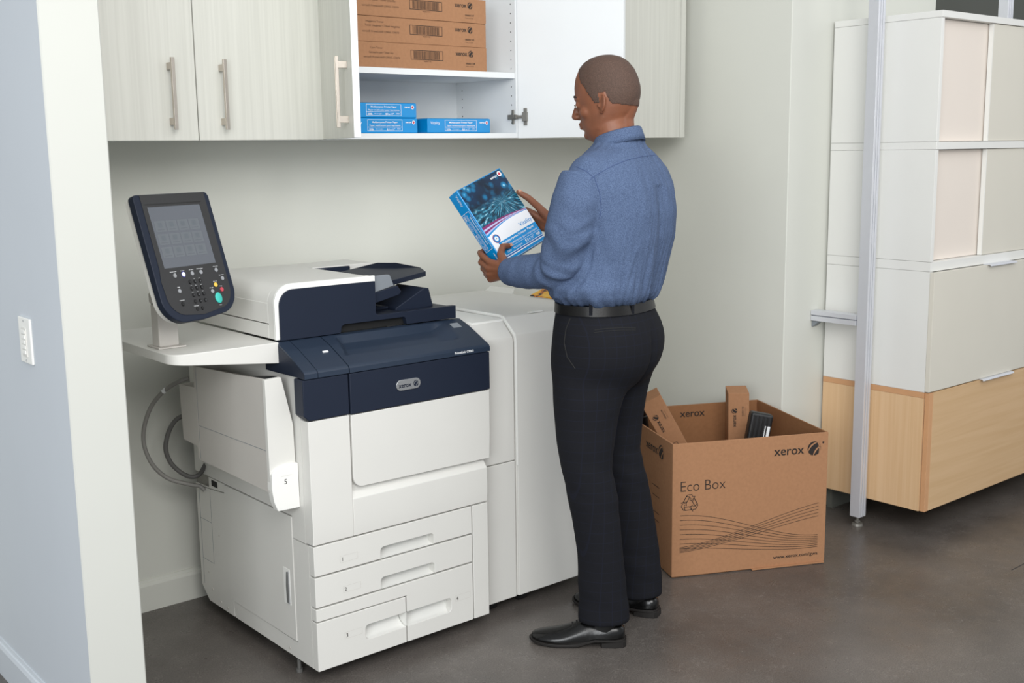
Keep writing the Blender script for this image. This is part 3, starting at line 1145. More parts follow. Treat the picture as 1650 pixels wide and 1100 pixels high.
# rear step
bt.prism([(3.275, 0.630), (3.377, 0.634), (3.387, 0.811), (3.275, 0.817)], 'x', xo, PX0)
bt.prism([(xo + 0.001, 0.587), (xo + 0.001, 0.595), (PX0, 0.560), (PX0, 0.550)], 'y', 2.83, 3.26)
bt.box(xo + 0.008, PX0, 3.258, 3.266, 0.58, 0.885)
bt = bt.build('bypass_tray', 'grey_plastic', pr)
mb = MB()
mb.prism([(xo, 0.585), (xo - 0.002, 0.909), (1.500, 0.911), (1.531, 0.771), (1.535, 0.560)], 'y', 2.806, 2.822)
mb.build('tray_flap', 'white_plastic', bt, bevel=0.0015)
mb = MB()
mb.prism([(1.452, 0.640), (1.463, 0.652), (1.49, 0.660), (1.520, 0.662), (1.536, 0.660), (1.5365, 0.528), (1.466, 0.530), (1.455, 0.560), (1.450, 0.600)], 'y', 2.796, 2.824)
g = mb.build('tray_grip', 'white_trim', bt, bevel=0.003)
mb = MB()
text_mesh(mb, '5', (1.488, 2.796, 0.606), X, Z, 0.015, None, 0, 0.0007)
quad(mb, (1.497, 2.796, 0.630), X, Z, 0.034, 0.0008, 1, 0.0006)
mb.build('number_label', ['ink', 'grey_plastic'], bt)
MB().box(xo + 0.010, PX0 - 0.03, 2.826, 3.255, 0.78, 0.86).build('feed_opening', 'rubber', bt)
mb = MB()
mb.prism([(2.90, 0.862), (2.835, 0.890), (2.86, 0.905), (3.0, 0.885)], 'x', xo + 0.014, PX0 - 0.02)
mb.build('feed_roller_cover', 'black', bt, bevel=0.003)
mb = MB()
mb.box(xo - 0.0003, xo + 0.0005, 3.256, 3.2575, 0.594, 0.884)
mb.prism([(2.820, 0.704), (2.820, 0.7055), (3.256, 0.7005), (3.256, 0.699)], 'x', xo - 0.0004, xo + 0.0005)
mb.build('tray_joints', 'guide', bt)
mb = MB()
mb.box(1.500, 1.5365, 3.290, 3.300, 0.815, 0.90)
mb.tube([(1.505, 3.295, 0.862), (1.485, 3.30, 0.866)], 0.003, 8)
mb.build('cable_bracket', 'black', pr)

# --- casters
for (cx, cy) in ((1.600, 2.870), (1.605, 3.140), (1.605, 3.300), (2.12, 2.85), (2.12, 3.40)):
    mb = MB()
    mb.tube([(cx - 0.013, cy, 0.0245), (cx + 0.013, cy, 0.0245)], 0.0240, 18)
    mb.box(cx - 0.018, cx + 0.018, cy - 0.015, cy + 0.015, 0.030, 0.062)
    mb.build('caster', 'rubber', pr, bevel=0.002)
mb = MB()
mb.tube([(1.545, 2.862, 0.050), (1.545, 2.862, 0.012)], 0.006, 10)
mb.tube([(1.545, 2.862, 0.012), (1.545, 2.862, 0.0005)], 0.010, 12)
mb.build('levelling_foot', 'cable_dark', pr)

# --- scanner and document feeder
SF, SB = 2.885, 3.440
SX0 = 1.534
mb = MB()
mb.prism([(SX0, 1.002), (SX0, 1.042), (1.870, 1.042), (1.870, 1.002)], 'y', SF + 0.0455, SB)
mb.build('scanner_base', 'white_plastic', pr, bevel=0.0015)
prof = [(SX0, 1.045), (SX0, 1.104)] + arc(SX0 + 0.052, 1.104, 0.052, 180, 90, 8) + [(1.872, 1.156), (1.872, 1.045)]
mb = MB()
mb.prism(prof, 'y', SF + 0.045, SB)
fc = mb.build('feeder_cover', 'white_plastic', pr, bevel=0.0015)
mb = MB()
pr2 = [(SX0, 1.002), (SX0, 1.104)] + arc(SX0 + 0.053, 1.105, 0.053, 180, 90, 8) + [(1.872, 1.158), (1.872, 1.030), (1.735, 1.030), (1.735, 1.002)]
mb.prism(pr2, 'y', SF + 0.0125, SF + 0.044)
mb.build('feeder_front_shell', 'white_plastic', pr, bevel=0.0012)
pr3 = [(SX0 - 0.001, 1.001), (SX0 - 0.001, 1.104)] + arc(SX0 + 0.053, 1.106, 0.054, 180, 90, 8) + [(1.873, 1.160), (1.873, 1.031), (1.735, 1.031), (1.735, 1.001)]
mb = MB()
mb.prism(pr3, 'y', SF + 0.001, SF + 0.0120)
mb.build('feeder_trim', 'white_trim', pr, bevel=0.0015)
nv = [(1.545, 0.9985), (1.545, 1.098)] + arc(1.545 + 0.046, 1.098, 0.046, 180, 90, 8) + [(1.870, 1.1435), (1.870, 1.052)]
nv += arc(1.880, 1.050, 0.010, 180, 270, 4) + [(2.172, 1.040), (2.172, 1.000), (1.982, 1.000), (1.977, 1.019)] + [(1.972, 1.0235)] + [(1.757, 1.0235), (1.748, 1.018), (1.744, 0.9985)]
mb = MB()
mb.prism(nv, 'y', SF - 0.004, SF + 0.016)
mb.build('feeder_front_panel', 'navy', pr, bevel=0.0015)
MB().box(1.735, 1.99, SF + 0.0165, SF + 0.03, 0.9985, 1.0298).build('feeder_grip_shadow', 'rubber', pr)
# output bed to the right
mb = MB()
mb.box(1.874, 2.170, SF + 0.030, SB - 0.16, 1.0, 1.036)
mb.prism([(1.985, 1.030), (1.985, 1.043), (2.096, 1.098), (2.114, 1.096), (2.130, 1.036)], 'y', 2.945, 3.10)
mb.prism([(1.873, 1.036), (1.873, 1.060), (2.05, 1.036)], 'y', 2.99, 3.2)
mb.build('output_tray', 'navy', pr, bevel=0.003)
mb = MB()
mb.prism([(1.875, 1.042), (2.06, 1.108), (2.075, 1.098), (1.95, 1.042)], 'y', 3.08, 3.12)
mb.prism([(1.875, 1.060), (2.02, 1.118), (2.05, 1.108), (2.05, 1.09), (1.9, 1.04)], 'y', 3.12, 3.22)
mb.build('feed_mechanism', 'black', pr, bevel=0.002)
mb = MB()
mb.prism([(1.872, 1.072), (1.872, 1.105), (1.963, 1.121), (1.976, 1.101), (1.968, 1.092)], 'y', 2.898, 2.975)
mb.build('input_tray_arm', 'navy', pr, bevel=0.002)
mb = MB()
mb.prism([(1.872, 1.105), (1.872, 1.1565)] + [(1.925, 1.1575)] + arc(1.931, 1.150, 0.007, 90, 10, 3) + [(1.950, 1.122)], 'y', 2.900, 2.906)
mb.build('side_guide', 'guide', pr, bevel=0.001)
mb = MB()
mb.prism([(1.878, 1.118), (1.878, 1.149), (1.905, 1.149), (1.915, 1.118)], 'y', 3.215, 3.221)
mb.build('side_guide', 'guide', pr, bevel=0.001)
# input tray plate rising to the right
mb = MB()
A = [(1.872, 2.960, 1.118), (1.985, 2.960, 1.130), (2.150, 3.010, 1.142), (2.262, 3.198, 1.133), (2.170, 3.215, 1.155), (2.105, 3.225, 1.160), (2.02, 3.225, 1.148), (1.872, 3.225, 1.128)]
bot = [(x, y, z - 0.016) for x, y, z in A]
n8 = len(A)
mb.add(A + bot, [tuple(range(n8)), tuple(range(n8, 2 * n8))[::-1]] + [(i, i + n8, (i + 1) % n8 + n8, (i + 1) % n8) for i in range(n8)])
mb.build('input_tray', 'navy', pr, bevel=0.002)
# back housing of the feeder
mb = MB()
mb.prism([(1.872, 1.045), (1.872, 1.1545), (2.112, 1.156), (2.122, 1.146), (2.130, 1.045)], 'y', 3.275, SB)
mb.build('rear_housing', 'white_plastic', pr, bevel=0.002)
mb = MB()
mb.box(1.874, 2.02, 3.262, 3.275, 1.05, 1.152)
mb.build('rear_housing_liner', 'navy', pr, bevel=0.002)
mb = MB()
mb.box(1.8725, 1.8745, 3.262, 3.29, 1.153, 1.1555)
mb.build('hinge_mark', 'guide', pr)

# --- control shelf, column and panel
cs = MB()
x0s, x1s, yf, zt_ = 1.213, 1.5325, 2.871, 0.998
# tapering slab: top outline with rounded front-left corner
outl = [(x1s, 3.42), (x1s, yf)] + arc(x0s + 0.045, yf + 0.045, 0.045, 270, 180, 7) + [(x0s, 3.42)]


def zb_(x):
    return 0.937 + (x1s - x) / (x1s - x0s) * 0.034


n = len(outl)
cs.add([(x, y, zt_) for x, y in outl] + [(x, y, zb_(x)) for x, y in outl], [tuple(range(n))[::-1], tuple(range(n, 2 * n))] + [(i, (i + 1) % n, n + (i + 1) % n, n + i) for i in range(n)])
cs = cs.build('control_shelf', 'white_plastic', pr, bevel=0.0025)
MB().box(1.229, 1.309, 2.988, 3.070, 0.9985, 1.003).build('column_foot', 'grey_plastic', pr, bevel=0.001)
cc = MB()
cc.prism([(1.238, 3.004), (1.296, 3.004), (1.296, 3.062), (1.244, 3.062), (1.234, 3.04)], 'z', 1.002, 1.120)
cc.prism([(1.235, 3.000), (1.298, 3.000), (1.298, 3.064), (1.240, 3.064), (1.232, 3.04)], 'z', 1.1215, 1.150)
cc.prism([(1.236, 3.004), (1.292, 3.004), (1.292, 3.060), (1.240, 3.060)], 'z', 1.1515, 1.185)
cc.build('control_column', 'grey_plastic', pr, bevel=0.004)
pw, pu, pn = Vector((0.9463, 0.3233, 0)), Vector((-0.0983, 0.2877, 0.9527)), Vector((0.3080, -0.9015, 0.3040))
pc = Vector((1.3003, 2.9528, 1.3097))


def PP(a, b_, c=0.0):
    return pc + pw * a + pu * b_ + pn * c


# neck between column and panel
nk = MB()
nk.tube([PP(-0.050, -0.105, -0.062), PP(0.035, -0.105, -0.062)], 0.030, 18)
nk.obox(PP(-0.01, -0.145, -0.068), pw, pu, pn, 0.036, 0.040, 0.020)
nk.build('tilt_hinge', 'grey_plastic', pr, bevel=0.003)


def panel_outline(grow=0.0):
    g = grow
    pts = []
    pts += [(-0.112 - g * .6, 0.120 + g)] + arc(-0.1175, 0.1075, 0.0125 + g, 90, 180, 4)
    pts += [(-0.1320 - g, -0.140)] + arc(-0.062, -0.165, 0.070 + g, 185, 262, 9)
    pts += [(0.0, -0.2345 - g)]
    pts += arc(0.066, -0.158, 0.069 + g, -78, 0, 9)
    pts += [(0.1340 + g, 0.1075)] + arc(0.1215, 0.1075, 0.0125 + g, 0, 90, 4)
    return pts


def slab(name, outl, c0, c1, m, bevel=0.0, parent=pr, seg=2):
    n = len(outl)
    mb = MB()
    mb.add([PP(x, y, c0) for x, y in outl] + [PP(x, y, c1) for x, y in outl], [tuple(range(n))[::-1], tuple(range(n, 2 * n))] + [(i, (i + 1) % n, n + (i + 1) % n, n + i) for i in range(n)])
    return mb.build(name, m, parent, bevel=bevel, seg=seg)


cp = slab('control_panel', panel_outline(), -0.022, 0.000, 'navy', 0.006, seg=3)
slab('panel_back', panel_outline(-0.004), -0.040, -0.020, 'white_plastic', 0.008, cp, 3)
sc_ = 0.0125
inner = [(-0.098, 0.118), (-0.108, 0.112), (-0.1155, -0.120)] + arc(-0.055, -0.158, 0.058, 175, 264, 9) + [(0.0, -0.2215)] + arc(0.062, -0.156, 0.056, -76, 0, 9) + [(0.119, 0.112), (0.110, 0.118)]
# dark face with the screen window left open: build as frame around window
wl_, wr_, wb_, wt_ = -0.0925, 0.0925, -0.0845, 0.0845


def face_part(outl, c=0.0012):
    n = len(outl)
    mb = MB()
    mb.add([PP(x, y, 0.0003) for x, y in outl] + [PP(x, y, c) for x, y in outl], [tuple(range(n))[::-1], tuple(range(n, 2 * n))] + [(i, (i + 1) % n, n + (i + 1) % n, n + i) for i in range(n)])
    return mb


mb = face_part([(-0.108, 0.118), (-0.108, wt_), (0.119, wt_), (0.119, 0.118)])
k = face_part([(-0.108, wt_), (-0.110, wb_), (wl_, wb_), (wl_, wt_)])
mb.add(k.v, k.f)
k = face_part([(wr_, wt_), (wr_, wb_), (0.119, wb_), (0.119, wt_)])
mb.add(k.v, k.f)
low = [(-0.110, wb_), (-0.1155, -0.120)] + arc(-0.055, -0.158, 0.058, 175, 264, 9) + [(0.0, -0.2215)] + arc(0.062, -0.156, 0.056, -76, 0, 9) + [(0.119, wb_)]
k = face_part(low)
mb.add(k.v, k.f)
mb.build('panel_face', 'panel_black', cp)


def screen_mat():
    m = mat('touch_screen', (96, 100, 107), 0.25)
    nt = m.node_tree
    p = nt.nodes['Principled BSDF']
    return m


M['screen'] = screen_mat()
M['screen_line'] = mat('touch_screen_lines', (93, 99, 105), 0.3)
M['screen_tile'] = mat('touch_screen_tiles', (101, 106, 111), 0.3)
mb = MB()
mb.add([PP(wl_, wb_, 0.0006), PP(wr_, wb_, 0.0006), PP(wr_, wt_, 0.0006), PP(wl_, wt_, 0.0006)], [(0, 1, 2, 3)])
for r_ in range(3):
    for c_ in range(4):
        cx, cy = -0.066 + c_ * 0.040, 0.030 - r_ * 0.036
        quad(mb, PP(cx, cy, 0.0006), pw, pu, 0.036, 0.030, 1, 0.0002)
        quad(mb, PP(cx, cy + 0.004, 0.0006), pw, pu, 0.014, 0.013, 2, 0.0004)
        quad(mb, PP(cx, cy - 0.009, 0.0006), pw, pu, 0.024, 0.002, 0, 0.0004)
mb.build('screen', ['screen', 'screen_tile', 'screen_line'], cp)
# inner bevel of the screen window
mb = MB()
q = [(wl_, wt_), (wr_, wt_), (wr_, wb_), (wl_, wb_)]
mb.add([PP(-0.100, 0.093, 0.0015), PP(0.101, 0.093, 0.0015), PP(wr_, wt_, 0.0007), PP(wl_, wt_, 0.0007)], [(0, 1, 2, 3)])
mb.build('window_bevel', 'key_dark', cp)


def key(a, b_, rx, ry, m, ring=None, mb=None):
    if ring:
        mb = MB()
        disc(mb, PP(a, b_, 0.0012), pw, pu, rx + 0.0022, ry + 0.0022, 0, 0.0004)
        mb.build('key_ring', ring, cp)
        mb = None
    mb = mb or MB()
    rings = []
    for s_, h_ in ((1, 0.0), (1, 0.0018), (0.9, 0.0026)):
        rings.append([PP(a + rx * s_ * math.cos(2 * math.pi * k / 18), b_ + ry * s_ * math.sin(2 * math.pi * k / 18), 0.0012 + h_) for k in range(18)])
    mb.loft(rings)
    return mb.build('key', m, cp, smooth=True, angle=40)


M['led'] = mat('lit_key', (235, 240, 255), 0.3)
M['led'].node_tree.nodes['Principled BSDF'].inputs['Emission Color'].default_value = (0.7, 0.75, 1, 1)
M['led'].node_tree.nodes['Principled BSDF'].inputs['Emission Strength'].default_value = 1.2
M['ring_blue'] = mat('blue_ring', (52, 52, 140), 0.4)
key(-0.0654, -0.1065, 0.0055, 0.0065, 'silver')
key(-0.0345, -0.1060, 0.0048, 0.0058, 'led', 'ring_blue')
for a, b_ in ((-0.0038, -0.1064), (0.028, -0.1058), (0.0847, -0.1053), (0.0992, -0.1309), (0.0502, -0.1626), (-0.0638, -0.1493)):
    key(a, b_, 0.0050, 0.0060, 'key_grey')
key(0.0679, -0.1463, 0.0055, 0.0065, 'key_yellow')
key(0.0856, -0.1617, 0.0055, 0.0065, 'key_red')
key(0.0655, -0.1835, 0.0120, 0.0150, 'key_green')
key(-0.0647, -0.1850, 0.0048, 0.0058, 'key_dark')
for r_ in range(4):
    for c_ in range(3):
        mb = MB()
        q = r_ * 3 + c_
        text_mesh(mb, '123456789*0#'[q], PP(-0.0208 + c_ * 0.0180, -0.1308 - r_ * 0.0182, 0.0038), pw, pu, 0.0030, None, 1, 0.0004)
        if 0 < q < 9:
            text_mesh(mb, ('', 'ABC', 'DEF', 'GHI', 'JKL', 'MNO', 'PQRS', 'TUV', 'WXYZ')[q], PP(-0.0232 + c_ * 0.0180, -0.1222 - r_ * 0.0182, 0.0012), pw, pu, 0.0016, 0.006, 2, 0.0004)
        key(-0.0195 + c_ * 0.0180, -0.1290 - r_ * 0.0182, 0.0046, 0.0056, ['key_dark', 'key_grey', 'white_ink'], mb=mb)
for c_ in range(2):
    key(-0.0200 + c_ * 0.018, -0.2045, 0.0042, 0.0050, 'key_dark')
for s_, a, b_, w_ in (('Services Home', -0.0785, -0.0965, 0.022), ('Services', -0.0425, -0.0965, 0.014), ('Job Status', -0.012, -0.0965, 0.016), ('Machine Status', 0.016, -0.0965, 0.022),
                      ('Log In / Out', 0.076, -0.0955, 0.018), ('Energy Saver', 0.0895, -0.1215, 0.018), ('Clear All', 0.062, -0.1375, 0.013), ('Stop', 0.082, -0.1525, 0.008), ('Interrupt', 0.043, -0.1535, 0.013),
                      ('Help', -0.0675, -0.1395, 0.008), ('Language', -0.0720, -0.1755, 0.016), ('Dial Pause', -0.0290, -0.1965, 0.016), ('Start', 0.0615, -0.2045, 0.009)):
    mb = MB()
    text_mesh(mb, s_, PP(a, b_, 0.0012), pw, pu, 0.0021, w_, 0, 0.0005, bold=0.02)
    mb.build('key_caption', 'white_ink', cp)

# ================================================================== CABLES behind the printer


def spline(pts, n=10):
    P = [Vector(p) for p in pts]
    out = []
    for i in range(len(P) - 1):
        p0, p1, p2, p3 = P[max(i - 1, 0)], P[i], P[i + 1], P[min(i + 2, len(P) - 1)]
        for k in range(n):
            t = k / n
            out.append(0.5 * ((2 * p1) + (-p0 + p2) * t + (2 * p0 - 5 * p1 + 4 * p2 - p3) * t * t + (-p0 + 3 * p1 - 3 * p2 + p3) * t ** 3))
    out.append(P[-1])
    return out


CMT = CM
CAMP = Vector((0, 0, 1.53))


def px(u, v, axis, val):
    """world point seen at pixel (u, v) on the plane axis = val"""
    d = Vector(((u - 825) / 1832.76, (v - 550) / 1832.76, 1.0))
    r = CM.transposed() @ d
    t = (val - CAMP[axis]) / r[axis]
    return CAMP + r * t


c1 = [(304, 609, 3.34), (285, 616, 3.36), (262, 632, 3.40), (243, 656, 3.44), (232, 690, 3.47), (233, 720, 3.48), (247, 750, 3.48), (272, 771, 3.47), (305, 780, 3.45), (322, 783, 3.44), (330, 790, 3.43)]
cb = MB()
cb.tube(spline([px(u, v, 1, y) for u, v, y in c1]), 0.0068, 12)
cb = cb.build('cable', 'cable_light', pr, smooth=True)
cb['label'] = 'light grey cable making the wide outer loop'
mb = MB()
mb.tube([px(262.5, 631.5, 1, 3.398), px(268, 626, 1, 3.39)], 0.0076, 12)
mb.build('cable_tag', 'white_ink', cb)
c2 = [(300, 668, 3.42), (284, 676, 3.44), (272, 695, 3.46), (267, 722, 3.47), (275, 745, 3.47), (293, 762, 3.46), (310, 768, 3.45), (322, 763, 3.44), (331, 748, 3.42)]
cb = MB()
cb.tube(spline([px(u, v, 1, y) for u, v, y in c2]), 0.0075, 12)
cb = cb.build('cable', 'cable_dark', pr, smooth=True)
cb['label'] = 'dark grey cable making the small inner loop'

# ================================================================== INTERFACE MODULE AND FINISHER
im = thing('interface_module', 'narrow white transport module between the printer and the finisher', 'printer module', (2.255, 3.1, 0))
ix0, ix1, iy = 2.186, 2.334, 2.790


def fin_prof(y0, y1, zb, z_split=None):
    return [(y0, zb), (y0, 0.915), (y0 + 0.004, 0.935), (y0 + 0.060, 0.985), (y0 + 0.075, 0.989), (y1, 0.989), (y1, zb)]


mb = MB()
mb.prism([(iy, 0.5185), (iy, 0.915), (iy + 0.004, 0.930), (iy + 0.050, 0.976), (iy + 0.062, 0.980), (3.46, 0.980), (3.46, 0.5185)], 'x', ix0, ix1)
mb.build('upper_cover', 'white_plastic', im, bevel=0.003)
mb = MB()
mb.box(ix0, ix1, iy, 3.46, 0.045, 0.5160)
mb.build('lower_cover', 'white_plastic', im, bevel=0.002)
MB().box(ix0 + 0.01, ix1 - 0.004, iy + 0.02, 3.44, 0.50, 0.53).build('frame', 'gap', im)
mb = MB()
mb.prism([(iy + 0.052, 0.976), (iy + 0.052, 0.983), (iy + 0.075, 0.985), (3.46, 0.985), (3.46, 0.976)], 'x', ix0 + 0.02, ix0 + 0.15)
mb.build('top_plate', 'white_trim', im, bevel=0.001)
for yy in (2.85, 3.40):
    mb = MB()
    mb.tube([(2.25, yy, 0.022), (2.28, yy, 0.022)], 0.0215, 16)
    mb.box(2.25, 2.28, yy - 0.012, yy + 0.012, 0.03, 0.06)
    mb.build('caster', 'rubber', im)

fn = thing('finisher', 'wide white finishing unit standing to the right of the printer', 'finisher', (2.55, 3.1, 0))
fx0, fx1, fy = 2.340, 2.745, 2.792
mb = MB()
mb.prism(fin_prof(fy, 3.46, 0.045), 'x', fx0, fx1)
mb.build('body', 'white_plastic', fn, bevel=0.003)
mb = MB()
mb.prism([(fy - 0.006, 0.046), (fy - 0.006, 0.915), (fy - 0.002, 0.936), (fy + 0.056, 0.9875), (fy + 0.064, 0.984), (fy + 0.004, 0.929), (fy + 0.002, 0.915), (fy + 0.002, 0.046)], 'x', fx0 + 0.002, fx1)
mb.build('front_door', 'white_plastic', fn, bevel=0.002)
mb = MB()
mb.prism([(fy - 0.008, 0.5), (fy - 0.008, 0.915), (fy - 0.003, 0.938), (fy + 0.056, 0.991), (fy + 0.075, 0.995), (3.46, 0.995), (3.46, 0.986), (fy + 0.07, 0.986), (fy + 0.002, 0.93), (fy, 0.5)], 'x', fx0 - 0.001, fx0 + 0.004)
mb.build('edge_trim', 'white_trim', fn, bevel=0.0008)
mb = MB()
mb.box(2.46, 2.52, fy + 0.062, fy + 0.075, 0.988, 0.992)
mb.build('top_latch', 'white_trim', fn, bevel=0.001)
mb = MB()
mb.prism([(2.69, 3.40), (2.86, 3.56), (2.87, 3.42), (2.76, 3.30)], 'z', 0.972, 0.988)
mb.build('output_lip', 'white_trim', fn, bevel=0.002)
mb = MB()
mb.prism([(2.745, 0.90), (2.745, 0.930), (3.02, 0.975), (3.02, 0.960)], 'y', 2.95, 3.32)
mb.build('output_tray', 'grey_plastic', fn, bevel=0.002)
for xx, yy in ((2.40, 2.85), (2.70, 2.85), (2.70, 3.40)):
    mb = MB()
    mb.tube([(xx - 0.015, yy, 0.022), (xx + 0.015, yy, 0.022)], 0.0215, 16)
    mb.box(xx - 0.015, xx + 0.015, yy - 0.012, yy + 0.012, 0.03, 0.06)
    mb.build('caster', 'rubber', fn)


def print_mat():
    m = mat('orange_print', (222, 160, 40), 0.4)
    nt = m.node_tree
    p = nt.nodes['Principled BSDF']
    tc = nt.nodes['Texture Coordinate']
    n = nt.nodes.new('ShaderNodeTexNoise')
    n.inputs['Scale'].default_value = 22
    n.inputs['Distortion'].default_value = 1.5
    nt.links.new(tc.outputs['Object'], n.inputs['Vector'])
    r = nt.nodes.new('ShaderNodeValToRGB')
    els = r.color_ramp.elements
    els[0].position, els[0].color = 0.36, srgb(40, 34, 30)
    els[1].position, els[1].color = 0.70, srgb(240, 190, 60)
    e = els.new(0.42)
    e.color = srgb(214, 120, 34)
    e = els.new(0.52)
    e.color = srgb(232, 176, 40)
    nt.links.new(n.outputs['Fac'], r.inputs['Fac'])
    nt.links.new(r.outputs[0], p.inputs['Base Color'])
    return m


M['orange_print'] = print_mat()
mb = MB()
a, b_, c_, d_ = Vector((2.735, 3.17, 0.9955)), Vector((2.750, 2.90, 0.9955)), Vector((3.03, 2.93, 1.045)), Vector((3.00, 3.22, 1.055))
nn_ = (b_ - a).cross(d_ - a).normalized() * 0.004
mb.add([a, b_, c_, d_, a - nn_, b_ - nn_, c_ - nn_, d_ - nn_], [(0, 1, 2, 3), (7, 6, 5, 4), (0, 4, 5, 1), (1, 5, 6, 2), (2, 6, 7, 3), (3, 7, 4, 0)])
tag(mb.build('printed_sheets', 'orange_print'), 'orange and yellow printed sheets lying in the finisher output tray', 'printed sheets')

# ================================================================== TALL STORAGE UNIT
UX0, UX1, UY0, UY1 = 3.985, 5.60, 2.285, 2.748
UZ0, UZ1 = 0.100, 2.012
su = thing('storage_unit', 'tall white and maple storage unit standing at the right edge', 'storage cabinet', (UX0, UY0, 0))
mb = MB()
for z0, z1 in ((0.5785, 1.0472), (1.0848, 1.5068), (1.5362, 1.9868)):
    mb.box(UX0, UX0 + 0.020, UY0 + 0.002, UY1, z0, z1)
for z0, z1 in ((1.9875, UZ1), (1.5075, 1.5355), (1.048, 1.0840)):
    mb.box(UX0, UX1, UY0, UY1, z0, z1)
mb.box(UX0 + 0.021, UX1 - 0.021, UY1 - 0.02, UY1 - 0.0005, 0.58, 1.985)
mb.box(UX1 - 0.02, UX1 - 0.0005, UY0 + 0.002, UY1 - 0.0004, 0.58, 1.985)
mb.box(UX0 + 0.02, UX1 - 0.02, UY0 + 0.03, UY1 - 0.02, 0.585, 1.046)
mb.build('carcass', 'shelf_white', su, bevel=0.0012)
mb = MB()
mb.box(UX0, UX0 + 0.016, UY0 + 0.004, UY1, UZ0, 0.5550)
mb.box(UX0 + 0.016, UX1, UY0 + 0.030, UY1, UZ0 + 0.002, 0.572)
mb.build('lower_carcass', 'maple', su, bevel=0.0008)
mb = MB()
mb.box(UX0 - 0.0003, UX1 - 0.02, UY0 + 0.003, UY1, 0.5555, 0.578)
mb.build('edge_strip', 'maple_edge', su, bevel=0.0008)
# sliding doors, two rows
for z0, z1 in ((1.537, 1.986), (1.0855, 1.506)):
    MB().box(UX0 + 0.0225, 4.385, UY0 + 0.030, UY0 + 0.046, z0, z1).build('sliding_door', 'shelf_cream', su, bevel=0.0015)
    dd = MB().box(4.380, 4.98, UY0 + 0.008, UY0 + 0.026, z0, z1).build('sliding_door', 'shelf_grey', su, bevel=0.0015)
    MB().box(4.376, 4.3798, UY0 + 0.008, UY0 + 0.026, z0, z1).build('door_edge', 'shelf_white', dd)
    MB().box(4.95, 5.575, UY0 + 0.030, UY0 + 0.046, z0, z1).build('sliding_door', 'shelf_cream', su, bevel=0.0015)


def edge_pull(x0, x1, z, parent):
    mb = MB()
    mb.prism([(UY0 + 0.004, z), (UY0 + 0.004, z + 0.003), (UY0 - 0.030, z + 0.003), (UY0 - 0.034, z - 0.004), (UY0 - 0.031, z - 0.005), (UY0 - 0.028, z)], 'x', x0, x1)
    return mb.build('pull', 'aluminium', parent, bevel=0.0006)


w1 = MB().box(UX0 - 0.001, UX1, UY0 - 0.018, UY0 + 0.001, 0.5815, 1.0455).build('drawer_front', 'shelf_grey', su, bevel=0.0012)
edge_pull(4.385, 4.600, 1.0460, w1)
w2 = MB().box(UX0 + 0.034, UX1, UY0 - 0.018, UY0 + 0.001, UZ0, 0.5770).build('drawer_front', 'maple_h', su, bevel=0.0008)
MB().box(UX0 + 0.006, UX0 + 0.0335, UY0 - 0.018, UY0 + 0.001, UZ0, 0.5770).build('edge_strip', 'maple_edge', su, bevel=0.0008)
edge_pull(4.375, 4.630, 0.5775, w2)
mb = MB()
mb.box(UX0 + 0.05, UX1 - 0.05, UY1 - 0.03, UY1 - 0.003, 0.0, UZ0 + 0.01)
mb.build('rear_plinth_shade', 'wall_shade', su)  # dark strip stands in for the shaded wall seen beneath the unit


# aluminium posts and rail
def extrusion(name_mb, x0, x1, y0, y1, z0, z1, axis='z'):
    """double slot profile running along axis"""
    t = 0.008
    mb = name_mb
    if axis == 'z':
        n = 3
        w = (x1 - x0)
        for i in range(n):
            a = x0 + w * i / n
            b2 = x0 + w * (i + 1) / n
            mb.box(a + (0.0022 if i else 0), b2 - (0.0022 if i < n - 1 else 0), y0, y1, z0, z1)
        mb.box(x0 + 0.004, x1 - 0.004, y0 + t, y1 - t, z0, z1, 1)
    return mb


def post(x0, x1, y0, y1, z0, z1, label, foot=True):
    t = thing('aluminium_post', label, 'post', ((x0 + x1) / 2, (y0 + y1) / 2, 0 if foot else z0), group=None)
    extrusion(MB(), x0, x1, y0, y1, z0, z1).build('profile', ['aluminium', 'slot'], t, bevel=0.0012)
    if foot:
        mb = MB()
        cx, cy = (x0 + x1) / 2, (y0 + y1) / 2
        mb.tube([(cx, cy, z0 + 0.005), (cx, cy, 0.012)], 0.007, 12)
        mb.tube([(cx, cy, 0.022), (cx, cy, 0.016)], 0.012, 6)
        mb.tube([(cx, cy, 0.012), (cx, cy, 0.010), (cx, cy, 0.0006)], [0.010, 0.021, 0.023], 20)
        mb.build('levelling_foot', 'hinge', t, smooth=True, angle=40)
    return t


post(3.899, 3.944, 2.496, 2.541, 0.040, 2.75, 'bright aluminium post on a levelling foot in front of the storage unit')
post(4.880, 4.925, 2.496, 2.541, UZ1 + 0.0005, 2.75, 'short visible end of an aluminium post rising above the storage unit', False)
rl = thing('aluminium_rail', 'short horizontal aluminium rail between the post and the wall stub', 'rail', (3.92, 2.65, 0.82))
mb = MB()
for z0, z1 in ((0.845, 0.8635), (0.8215, 0.8415)):
    mb.box(3.897, 3.943, 2.5445, YS - 0.0015, z0, z1)
mb.box(3.903, 3.937, 2.546, YS - 0.002, 0.824, 0.860, 1)
mb.build('profile', ['aluminium', 'slot'], rl, bevel=0.001)
mb = MB()
mb.prism([(YS - 0.001, 0.820), (YS - 0.030, 0.820), (YS - 0.030, 0.814), (YS - 0.006, 0.795), (YS - 0.001, 0.795)], 'x', 3.905, 3.935)
mb.build('bracket', 'guide', rl, bevel=0.001)

# ================================================================== BIG RECYCLING BOX
BO = Vector((2.9240, 2.6270, 0.0))
BU, BN = Vector((0.89964, -0.43663, 0)), Vector((0.43663, 0.89964, 0))
BW, BD, BH = 0.607, 0.575, 0.4965


def BP(u, n, z):
    return BO + BU * u + BN * n + Vector((0, 0, z))


